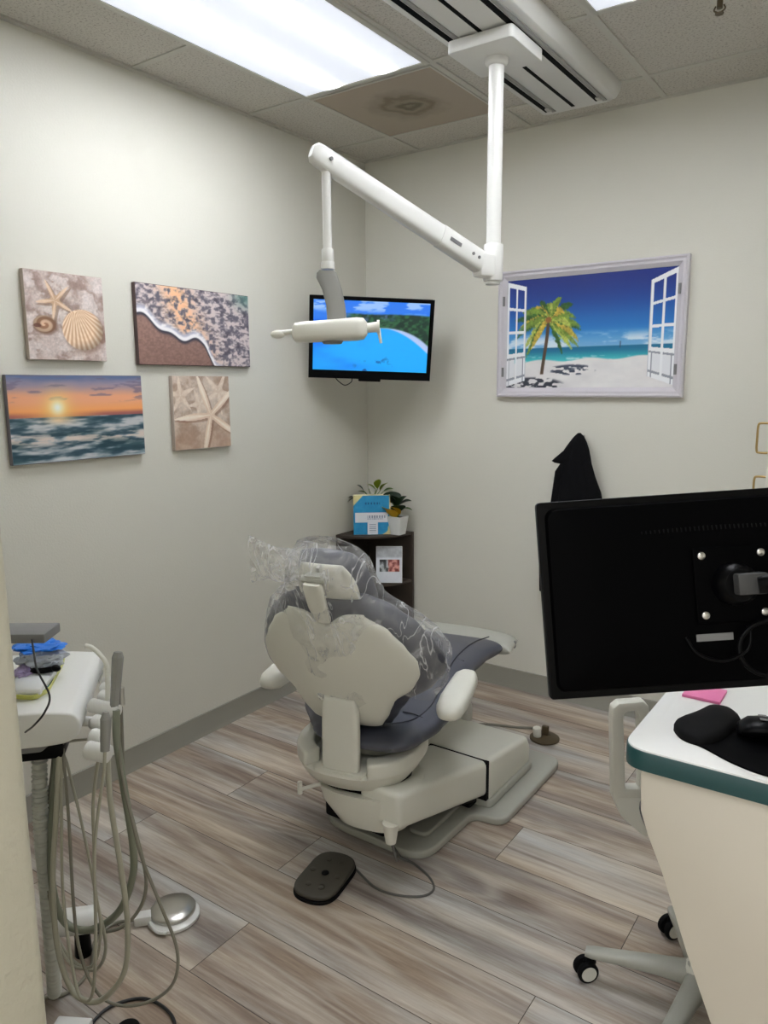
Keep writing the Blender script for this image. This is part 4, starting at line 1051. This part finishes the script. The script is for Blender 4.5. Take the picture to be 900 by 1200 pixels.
# mouse
T = thing('computer_mouse', 'black computer mouse on the mouse mat at the right edge', 'mouse', (2.36, -1.965, DZ + .0042))
mo = Vector((2.362, -1.952, DZ + .0042)); ma = math.radians(20); m1 = Vector((math.cos(ma), math.sin(ma), 0)); m2_ = Vector((-math.sin(ma), math.cos(ma), 0))
def mring(t, wv, h_): return [mo + m1 * (-.052 + .104 * t) + m2_ * (wv * math.cos(a)) + Vector((0, 0, max(0, (h_) * (math.sin(a) * .5 + .5) ** .8))) for a in [2 * PI * k / 24 for k in range(24)]]
bd_ = B().loft([mring(t, w_, h_) for t, w_, h_ in ((0, .010, .012), (.04, .022, .022), (.2, .030, .034), (.5, .031, .038), (.8, .029, .030), (.96, .022, .018), (1, .010, .010))]).build('body', black, T)
B().cyl(mo + m1 * .03 + Vector((0, 0, .020)) - m2_ * .003, mo + m1 * .03 + Vector((0, 0, .020)) + m2_ * .003, .012, n=20).build('scroll_wheel', greyp, T, bd_)
for k in (-1, 1): B().box(mo - m1 * .008 + m2_ * (k * .008) + Vector((0, 0, .0380)), (.014, .008, .0014), rot=Matrix((m1, m2_, Vector((0, 0, 1)))).transposed()).build('badge', greyp, T, bd_)
# sticky notes
single('sticky_notes', B().box((2.219, -1.800, DZ + .0035), (.076, .076, .006), bev=.0004), pinkm, 'pad of pink sticky notes on the desk, half hidden below the monitor', 'sticky notes')

# ---------------------------------------------------------------- monitor seen from behind
TLm = Vector((2.0360, -2.2380, 1.3740)); BLm = Vector((2.0680, -2.2960, 1.0400)); TRm = Vector((2.3400, -2.0200, 1.3960))
mx_ = (TRm - TLm).normalized(); my_ = (TLm - BLm); my_ = (my_ - mx_ * my_.dot(mx_)).normalized(); mz_ = mx_.cross(my_)      # mz_ towards the viewer
MW, MH = .622, (TLm - BLm).length
def mp_(a, b_, c_): return BLm + mx_ * a + my_ * b_ + mz_ * c_
MR = Matrix((mx_, my_, mz_)).transposed()
T = thing('computer_monitor', 'large black computer monitor over the desk, seen from behind', 'monitor', Vector((2.72, -1.75, DZ)))
B().prism(rrect(0, MW, 0, MH, .008, 4), lambda u, v, t: mp_(u, v, t), -.018, .0, bev=.0025, seg=3).build('bezel', black, T)
B().box(mp_(MW / 2, MH / 2, -.0185), (MW - .03, MH - .03, .002), rot=MR).build('screen', mat('dark_screen', (.01, .011, .014, 1), .15), T)
def bulge(k, c_): return [mp_(MW / 2 + (x_ - MW / 2) * 1.0, y_, c_) for x_, y_ in rrect(.012 + k, MW - .012 - k, .012 + k * .8, MH - .012 - k * .8, .02 + k * .25, 6)]
shl = B().loft([bulge(0, -.001), bulge(.004, .008), bulge(.03, .018), bulge(.07, .026), bulge(.085, .0275)]).build('rear_shell', blackm, T)
vx, vy = .3245, .197 - .012       # centre of the mount
vx = (858 - 646) * 1.30 / 879.2 / 1.0; vy = MH * .535
for k in range(44):
    x_ = .17 + k * .0075
    if x_ > MW - .14: break
    B().box(mp_(x_, MH - .072 + .003 * math.sin(k * .1), .0225), (.0022, .022, .006), rot=MR).build('vent_rib', rubber, T, shl)
mpl = B().box(mp_(vx, vy, .031), (.128, .128, .006), rot=MR, bev=.004).build('mount_plate', blackm, T)
for sx_ in (-1, 1):
    for sy in (-1, 1):
        B().lathe([(.0065, 0), (.0065, .0025), (.004, .0042), (.001, .0044)], mp_(vx + sx_ * .05, vy + sy * .05, .034), 14, axis=mz_).build('mount_screw', steel, T, mpl)
B().lathe([(.036, 0), (.036, .012), (.034, .022), (.026, .030), (.001, .031)], mp_(vx, vy - .0, .034), 36, axis=mz_).build('tilt_joint', black, T)
B().box(mp_(vx + .012, vy + .002, .068), (.05, .035, .03), rot=MR, bev=.004).build('joint_block', dgrey, T)
B().box(mp_(vx - .035, vy - .088, .0280), (.062, .012, .002), rot=MR).build('rating_label', greyp, T, shl)
B().tube([mp_(vx - .085, vy - .085, .031), mp_(vx - .07, vy - .112, .040), mp_(vx - .03, vy - .125, .046), mp_(vx + .01, vy - .11, .044), mp_(vx + .02, vy - .08, .04), mp_(vx + .02, vy - .07, .03)], .0028).build('cable', black, T)
B().tube([mp_(vx + .03 + .052 * math.cos(a) + .02, vy - .11 + .045 * math.sin(a), .042) for a in [2 * PI * k / 12 for k in range(12)]], .004, cyc=True).build('cable', black, T)
ap = mp_(vx + .02, vy, .075)
post = Vector((2.74, -1.99, 0)); 
B().tube([ap, ap + mx_ * .1 + mz_ * .02, Vector((2.60, -2.04, 1.15)), Vector((2.72, -2.00, 1.06)), Vector((post.x, post.y, 1.05))], .016, 12).cyl((post.x, post.y, DZ + .012), (post.x, post.y, 1.12), .018).build('support_arm', black, T)
B().cyl((post.x, post.y, DZ), (post.x, post.y, DZ + .014), .055, n=30, bev=.003).build('arm_base', black, T)

# ---------------------------------------------------------------- assistant stool behind the desk
HX, HY = 2.228, -1.636
T = thing('assistant_stool', 'beige wheeled stool with a side arm, mostly hidden behind the desk', 'stool', (HX, HY, 0))
for k in range(5):
    an = math.radians(189.8 - 72 * k + .0); d_ = Vector((math.cos(an), math.sin(an), 0)); s2 = Vector((-d_.y, d_.x, 0)); o_ = Vector((HX, HY, 0))
    lg = B().loft([[o_ + d_ * r_ + s2 * (x_ * wd) + Vector((0, 0, z_ + y_ * hh)) for x_, y_ in rrect(-1, 1, -1, 1, .8, 4)] for r_, z_, wd, hh in ((.03, .105, .03, .026), (.10, .100, .024, .020), (.2, .088, .020, .014), (.27, .078, .019, .011), (.288, .076, .015, .009))]).build('leg', gplate, T)
    cs_ = o_ + d_ * .277
    hd2 = (d_ * .3 + s2 * (.95 if k == 0 else -.9)).normalized(); ax = Vector((-hd2.y, hd2.x, 0))
    if k == 0: ax = Vector((.70, -.71, 0)).normalized()
    if k == 1: ax = Vector((.80, -.6, 0)).normalized()
    ca_ = B().cyl(cs_ + Vector((0, 0, .03)), cs_ + Vector((0, 0, .075)), .009); hv = Vector((ax.y, -ax.x, 0)); wc = cs_ + hv * .010 + Vector((0, 0, .0285))
    ca_.cyl(wc - ax * .012, wc + ax * .012, .018, n=24)
    ca_.box(cs_ + Vector((0, 0, .048)), (.03, .03, .02), bev=.006)
    co = ca_.build('caster', rubber, T, lg)
    for q_ in (-1, 1):
        B().cyl(wc + ax * (q_ * .006), wc + ax * (q_ * .022), .0285, n=32, bev=.004).build('caster_wheel', rubber, T, lg)
        B().cyl(wc + ax * (q_ * .0215), wc + ax * (q_ * .0235), .0205, n=28).build('wheel_cap', beige2, T, lg)
B().cyl((HX, HY, .08), (HX, HY, .13), .045, n=30, bev=.006).cyl((HX, HY, .12), (HX, HY, .30), .028, n=24).build('hub', beige, T)
B().cyl((HX, HY, .28), (HX, HY, .50), .014, n=20).build('gas_lift', steel, T)
st_ = B().lathe([(.01, .50), (.15, .50), (.165, .515), (.172, .535), (.165, .558), (.14, .572), (.01, .575)], (HX, HY, 0), 40).build('seat', vinyl, T)
# side arm loop
a0 = Vector((1.945, -1.567, 0)); ad = Vector((.82, .57, 0)).normalized()
def ap_(u, v, t): return a0 + ad * u + Vector((ad.y, -ad.x, 0)) * t + Vector((0, 0, v))
al = B()
outer = [(.012, .47), (-.002, .70), (0, .730), (.016, .744), (.080, .749), (.095, .736), (.099, .70), (.113, .47)]
inner = [(.044, .50), (.030, .70), (.031, .712), (.038, .719), (.062, .722), (.068, .714), (.070, .70), (.082, .50)]
t_ = bmesh.new()
lo_ = [[Vector(ap_(u, v, w_)) for u, v in pp2] for pp2, w_ in ((outer, -.018), (outer, .018), (inner, .018), (inner, -.018))]
al.loft(lo_, caps=False, cyc=True, bev=.006)
al.prism(rpoly([(.012, .474), (.113, .474), (.14, .42), (.15, .35), (.10, .36), (.035, .42)], .012, 4), ap_, -.018, .018, bev=.006)
al.build('arm_loop', beige2, T, ang=30)
B().tube([ap_(.11, .38, 0), ap_(.18, .37, 0), Vector((HX - .02, HY + .02, .44)), Vector((HX, HY, .45))], .014).cyl((HX, HY, .42), (HX, HY, .502), .03).build('arm_bracket', beige, T)

# ================================================================ delivery cart at the left
NX, NY = 1.07, -2.60; AX, AY = -.745, .667; BX, BY = .667, .745
def CPt(s, t, z): return Vector((NX + AX * s + BX * t, NY + AY * s + BY * t, z))
T = thing('delivery_cart', 'white dental delivery cart behind the near wall, with a holder for hoses and handpieces', 'dental cart', CPt(.2, -.2, 0))
DC = T
pf = rpoly([(-.50, .80), (-.03, .80), (.018, .805), (.042, .835), (.030, .872), (-.05, .882), (-.50, .882)], [.01, .02, .02, .04, .03, .03, .02], 6)
hb = B().prism(pf, lambda u, v, t: CPt(t, u, v), 0, .40, bev=.006, seg=3).build('head_body', white, T)
B().prism(rpoly([(-.50, .784), (-.05, .784), (-.03, .80), (-.50, .80)], .004, 2), lambda u, v, t: CPt(t, u, v), .012, .385, bev=.002).build('under_tray', greyp, T, hb)
B().box(CPt(.06, -.055, .776), (.075, .10, .036), rot=Matrix((Vector((AX, AY, 0)), Vector((BX, BY, 0)), Vector((0, 0, 1)))).transposed(), bev=.008).build('black_box', black, T)
B().box(CPt(.30, .0412, .838), (.07, .0015, .010), rot=Matrix((Vector((AX, AY, 0)), Vector((BX, BY, 0)), Vector((0, 0, 1)))).transposed()).build('maker_badge', greym, T, hb)
B().cyl(CPt(.25, -.38, .04), CPt(.25, -.38, .79), .03, n=28).build('column', beige, T)
for k in range(5):
    an = 2 * PI * k / 5 + .35; o_ = CPt(.25, -.38, 0); d_ = Vector((math.cos(an), math.sin(an), 0)); s2 = Vector((-d_.y, d_.x, 0))
    lg = B().loft([[o_ + d_ * r_ + s2 * (x_ * wd) + Vector((0, 0, z_ + y_ * hh)) for x_, y_ in rrect(-1, 1, -1, 1, .8, 3)] for r_, z_, wd, hh in ((.02, .085, .028, .02), (.15, .08, .022, .016), (.22, .072, .018, .01))]).build('leg', beige, T)
    B().cyl(o_ + d_ * .205 - s2 * .012 + Vector((0, 0, .027)), o_ + d_ * .205 + s2 * .012 + Vector((0, 0, .027)), .027, n=24).cyl(o_ + d_ * .205 + Vector((0, 0, .03)), o_ + d_ * .205 + Vector((0, 0, .07)), .009).build('caster', rubber, T, lg)
# control pad on its stalk above the tray
MRc = Matrix((Vector((AX, AY, 0)), Vector((BX, BY, 0)), Vector((0, 0, 1)))).transposed()
dv = Vector((0.9060, -2.5820, 1.0220))
B().box(dv, (.14, .085, .022), rot=Matrix.Rotation(math.radians(35), 3, 'Z'), bev=.003).cyl((dv.x - .05, dv.y - .04, .88), (dv.x - .05, dv.y - .04, dv.z), .012).build('control_pad', greyp, T)
# holder bar with round white holders
h0, h1 = Vector((1.1420, -2.5860, 0.8020)), Vector((0.9810, -2.4190, 0.8370))
hbar = B().tube([CPt(.10, .02, .81), CPt(.10, .07, .80), (h0 + h1) / 2 + Vector((-.02, -.01, -.01))], .012, 12).build('holder_arm', white, T)
tok = [((104,882,1.61),(126,884,1.62),.021), ((106,862,1.65),(120,864,1.66),.019), ((110,846,1.69),(124,848,1.70),.018), ((108,828,1.72),(139,834,1.73),.018), ((118,818,1.76),(130,820,1.77),.015), ((119,808,1.80),(130,810,1.81),.014), ((121,800,1.84),(131,802,1.85),.012)]
HP = [
 ((1.1470, -2.5930, 0.8100), (1.1950, -2.5730, 0.8040), .0195), ((1.1190, -2.5610, 0.8210), (1.1500, -2.5520, 0.8180), .0175), ((1.0850, -2.5320, 0.8350), (1.1160, -2.5240, 0.8320), .0165),
 ((1.0490, -2.5150, 0.8580), (1.1200, -2.4920, 0.8510), .0165), ((1.0240, -2.4710, 0.8590), (1.0540, -2.4630, 0.8570), .0145), ((0.9910, -2.4440, 0.8630), (1.0190, -2.4370, 0.8610), .013), ((0.9590, -2.4160, 0.8640), (0.9830, -2.4120, 0.8640), .011)]
for p0, p1, r_ in HP:
    B().cyl(p0, p1, r_, n=28, bev=.004).build('handpiece_holder', white, T)
B().tube([h0, (h0 * 2 + h1) / 3, (h0 + 2 * h1) / 3, h1], .010, 12).build('holder_bar', white, T)
# handpieces
hps = [('suction_tip', [(1.0100, -2.4920, 0.9850), (1.0230, -2.4840, 0.9810), (1.0410, -2.4750, 0.9630), (1.0550, -2.4700, 0.9400), (1.0600, -2.4750, 0.9010), (1.0630, -2.4800, 0.8620)], .0055, beige2),]
for nm, pts, r_, m_ in hps: B().tube(pts, r_, 12).build(nm, m_, T)
g0, g1 = Vector((1.1080, -2.4760, 0.9730)), Vector((1.1120, -2.4970, 0.8550))
B().cyl(g1, g0, .010, .013, n=8).cyl(g0, g0 + (g0 - g1).normalized() * .012, .013, .009, n=8).build('air_syringe', greym, T)
B().cyl((1.1990, -2.5770, 0.8880), (1.2040, -2.5880, 0.8210), .0115, .0095, n=20).cyl((1.1980, -2.5750, 0.9020), (1.1990, -2.5780, 0.8860), .006, .0115, n=20).build('handpiece', greym, T)
B().cyl((1.1090, -2.4740, 0.8580), (1.1040, -2.4700, 0.8970), .007, n=16).build('handpiece', steel, T)

HO = [
 ('thick grey green hose', [(1.1240, -2.5000, 0.8590), (1.1310, -2.5090, 0.7930), (1.1510, -2.5140, 0.6980), (1.1750, -2.5160, 0.5500), (1.1630, -2.5180, 0.4590), (1.1260, -2.5370, 0.3720), (1.0590, -2.5700, 0.3210), (0.9920, -2.5900, 0.3270), (0.9810, -2.6040, 0.4200), (0.9850, -2.5990, 0.5500), (0.9950, -2.5750, 0.7550)], .0085, mat('sage_hose', rgb(128, 132, 116), .45)),
 (None, [(1.1840, -2.5690, 0.7990), (1.1900, -2.5750, 0.7520), (1.2020, -2.5810, 0.6800), (1.2270, -2.5830, 0.5240), (1.2370, -2.5860, 0.4180), (1.2320, -2.5970, 0.3190), (1.1970, -2.6230, 0.2560), (1.1570, -2.6420, 0.2360), (1.1130, -2.6560, 0.2580), (1.0710, -2.6550, 0.3440), (1.0510, -2.6410, 0.4860), (1.0430, -2.6140, 0.6420), (1.0350, -2.5880, 0.7960)], .0062, hosem),
 (None, [(1.1200, -2.4920, 0.8510), (1.1530, -2.5180, 0.7350), (1.2040, -2.5310, 0.6150), (1.2260, -2.5300, 0.5440), (1.2660, -2.5220, 0.4510), (1.3060, -2.5140, 0.3500), (1.3080, -2.5280, 0.2790), (1.2650, -2.5550, 0.2300), (1.2010, -2.5920, 0.2110), (1.1510, -2.6200, 0.2460), (1.1050, -2.6270, 0.3670), (1.0640, -2.5990, 0.6420), (1.0390, -2.5850, 0.7960)], .0036, hosed),
 (None, [(1.1070, -2.4760, 0.8540), (1.1300, -2.4960, 0.6770), (1.1500, -2.4910, 0.5720), (1.1740, -2.4870, 0.4510), (1.1580, -2.5020, 0.3720), (1.1070, -2.5360, 0.3200), (1.0070, -2.5830, 0.3130), (0.9590, -2.6020, 0.3870), (0.9570, -2.5880, 0.5780), (0.9910, -2.5760, 0.7640)], .0042, hosed),
 (None, [(1.2040, -2.5880, 0.8210), (1.2060, -2.5970, 0.7710), (1.1960, -2.6230, 0.6170), (1.2060, -2.6430, 0.4240), (1.1960, -2.6530, 0.2930), (1.1670, -2.6560, 0.2550), (1.1280, -2.6530, 0.2800), (1.0720, -2.6320, 0.4530), (1.0500, -2.6050, 0.6610), (1.0380, -2.5860, 0.7960)], .0036, hosem),
 (None, [(1.1220, -2.5320, 0.8340), (1.1080, -2.5610, 0.6790), (1.1100, -2.5710, 0.5600), (1.1140, -2.5790, 0.4470), (1.1280, -2.5730, 0.3100), (1.0910, -2.5880, 0.2430), (1.0180, -2.6090, 0.2720), (0.9810, -2.6120, 0.3800), (0.9850, -2.5910, 0.5890), (1.0170, -2.5780, 0.7830)], .0040, hosem),
 (None, [(1.0240, -2.4710, 0.8590), (1.0320, -2.4840, 0.7700), (0.9900, -2.5520, 0.7610), (1.0210, -2.5650, 0.7160), (1.0670, -2.5700, 0.5920), (1.1140, -2.5790, 0.4470), (1.1310, -2.5840, 0.3630), (1.1090, -2.5940, 0.2720), (1.0500, -2.6140, 0.2570), (1.0140, -2.6230, 0.3350), (0.9930, -2.5970, 0.5310), (1.0050, -2.5750, 0.7790)], .0033, hosem),
]
for lb, pts, r_, m_ in HO:
    B().tube(pts, r_, 10, 8).build('hose', m_, T, label=lb)
# cable hanging over the body
B().tube([(0.9410, -2.5810, 1.0280), (1.0070, -2.6140, 1.0050), (1.0720, -2.6460, 0.9900), (1.1160, -2.6490, 0.9450), (1.1290, -2.6700, 0.9190), (1.0950, -2.6760, 0.8840), (1.0260, -2.6590, 0.8430)], .0022, 8).build('cable', bcord, T)

# things on the cart top
ZC = .8822
tr = rpoly([(0.9210, -2.6390, 0.8840)[:2], (0.9810, -2.6090, 0.8840)[:2], (0.9650, -2.5630, 0.8840)[:2], (0.8170, -2.4280, 0.8840)[:2], (0.7700, -2.4010, 0.8840)[:2], (0.6840, -2.4590, 0.8840)[:2]], .015, 4)
T = thing('instrument_tray', 'yellow rimmed tray of supplies lying on the white delivery cart', 'tray', (*(0.8530, -2.5340, 0.8840)[:2], ZC))
trb = B(); tc_ = [sum(p[i] for p in tr) / len(tr) for i in (0, 1)]
def trr(k, z_): return [(tc_[0] + (x_ - tc_[0]) * k, tc_[1] + (y_ - tc_[1]) * k, ZC + z_) for x_, y_ in tr]
trb.loft([trr(.93, 0), trr(1.0, .014), trr(.985, .0145), trr(.92, .004)], bev=0).build('tray_body', mat('yellow_green_plastic', rgb(206, 208, 110), .4), T)
trf = B().loft([trr(.90, .0042), trr(.90, .009)]).build('paper_liner', mat('teal_paper', rgb(60, 120, 130), .6), T)
bl = Vector((0.7890, -2.4720, 0.9100)); 
single('paper_stack', B().box(Vector((0.9100, -2.5740, 0.9000)) - Vector((0, 0, .0)), (.08, .12, .014), rot=Matrix.Rotation(math.radians(42), 3, 'Z'), bev=.002), potm, 'white papers lying in the yellow rimmed tray', 'papers')
def lump(c, r, am, seed, mt_, name, label, cat):
    t = bmesh.new(); bmesh.ops.create_icosphere(t, subdivisions=4, radius=1)
    for v in t.verts:
        q_ = v.co.copy(); f_ = 1 + am * mn.noise(q_ * 2.2 + Vector((seed, 0, 0))) + am * .5 * mn.noise(q_ * 6 + Vector((0, seed, 0)))
        v.co = Vector((q_.x * r[0] * f_, q_.y * r[1] * f_, max(-.9, q_.z) * r[2] * f_))
    bmesh.ops.rotate(t, matrix=Matrix.Rotation(math.radians(42), 3, 'Z'), verts=t.verts)
    bmesh.ops.translate(t, vec=Vector(c), verts=t.verts)
    return single(name, B().add(t), mt_, label, cat)
lump(Vector((0.8490, -2.5110, 0.9300)), (.055, .045, .026), .4, 3, mat('clear_white_plastic', rgb(196, 202, 212), .25), 'plastic_pouch', 'crumpled clear plastic pouch on the cart tray below the blue wrap', 'pouch')
lump(Vector((0.8470, -2.5110, 0.9580)), (.055, .042, .010), .35, 8, mat('blue_wrap', rgb(30, 120, 220), .4), 'blue_wrap', 'bright blue wrap lying on top of the pouch on the cart', 'wrap')
lump(Vector((0.8530, -2.5540, 0.9100)), (.022, .035, .014), .3, 12, mat('lilac_packet', rgb(178, 160, 200), .4), 'lilac_packet', 'lilac packet at the left of the cart tray by the near wall', 'packet')
ic = Vector((0.8950, -2.5410, 0.9150))
single('metal_instrument', B().tube([ic + Vector((-.035, -.01, -.002)), ic, ic + Vector((.025, .018, .004))], .007, 12).ell(ic + Vector((.03, .022, .006)), (.014, .010, .008)), black, 'black and silver instrument lying in the cart tray', 'instrument')

# ---------------------------------------------------------------- floor things under the cart
T = thing('foot_control', 'round steel foot control with white rim on the floor beside the delivery cart', 'foot pedal', (.845, -2.165, 0))
fx, fy = .845, -2.165
B().lathe([(.072, 0), (.077, .004), (.077, .012), (.070, .016), (.001, .016)], (fx, fy, 0), 48).build('rim', white, T)
B().lathe([(.062, .014), (.066, .018), (.067, .026), (.064, .030), (.03, .0335), (.008, .0345), (.001, .035)], (fx - .006, fy + .004, 0), 48).build('disc', steel, T, ang=60)
B().box((fx - .055, fy - .068, .016), (.05, .035, .030), rot=Matrix.Rotation(math.radians(50), 3, 'Z'), bev=.005).build('connector', white, T)
B().tube([(fx - .02, fy - .07, .02), (fx + .02, fy - .078, .012), (fx + .05, fy - .066, .012)], .005).build('air_tube', white, T)
B().tube([(fx - .07, fy - .085, .016), (fx - .12, fy - .13, .006), (fx - .10, fy - .2, .006), (fx - .02, fy - .27, .006), (fx + .0, fy - .36, .006), (fx - .1, fy - .45, .006)], .005).build('supply_hose', hosed, T)
c0, c1 = Vector((0.7070, -2.4530, 0.1050)), Vector((0.7870, -2.3730, 0.1050))
T = thing('solids_collector', 'white horizontal cylinder on a black foot, on the floor behind the cart hoses', 'suction canister', ((c0.x + c1.x) / 2, (c0.y + c1.y) / 2, 0))
B().cyl(c0, c1, .036, n=32, bev=.008).build('canister', white, T)
mc = c0 * .42 + c1 * .58
B().cyl((mc.x, mc.y, 0), (mc.x, mc.y, .075), .024, .020, n=24, bev=.003).build('foot', black, T)
cb = c0 + (c1 - c0).normalized() * -.02
rb = B(); rp = [(0.9630, -2.5970, 0.7550), (0.9660, -2.6080, 0.6340), (0.9610, -2.6090, 0.5250), (0.9480, -2.6010, 0.4270), (0.9290, -2.5910, 0.2990), (0.9010, -2.5770, 0.1590), ((0.8400, -2.5470, 0.0200))]
rb.tube(rp, lambda t: .016 + .0025 * math.sin(t * 420), 14, 30)
o = single('corrugated_hose', rb, mat('pale_corrugated_hose', rgb(190, 192, 184), .5), 'pale corrugated suction hose running down beside the near wall to the floor', 'hose')
single('black_cable', B().tube([(1.0080, -2.5700, 0.0050), (0.9820, -2.5240, 0.0050), (0.9820, -2.4720, 0.0050), (1.0280, -2.4150, 0.0050), (1.1020, -2.4030, 0.0050), (1.1630, -2.4240, 0.0050), (1.1830, -2.4790, 0.0050)], .0042, 8), bcord, 'thin black cable looping on the floor at the lower left', 'cable')
bc = Vector((1.0790, -2.5000, 0.0000))
single('black_puck', B().lathe([(.03, 0), (.032, .006), (.028, .014), (.001, .016)], (bc.x, bc.y, 0), 28), black, 'small black round weight on the floor inside the black cable loop', 'cable weight')
wp = Vector((0.9680, -2.5820, 0.0000))
single('white_power_block', B().box((wp.x, wp.y, .014), (.09, .05, .027), rot=Matrix.Rotation(math.radians(30), 3, 'Z'), bev=.005), white, 'white block on the floor at the bottom left beside the near wall', 'power block')
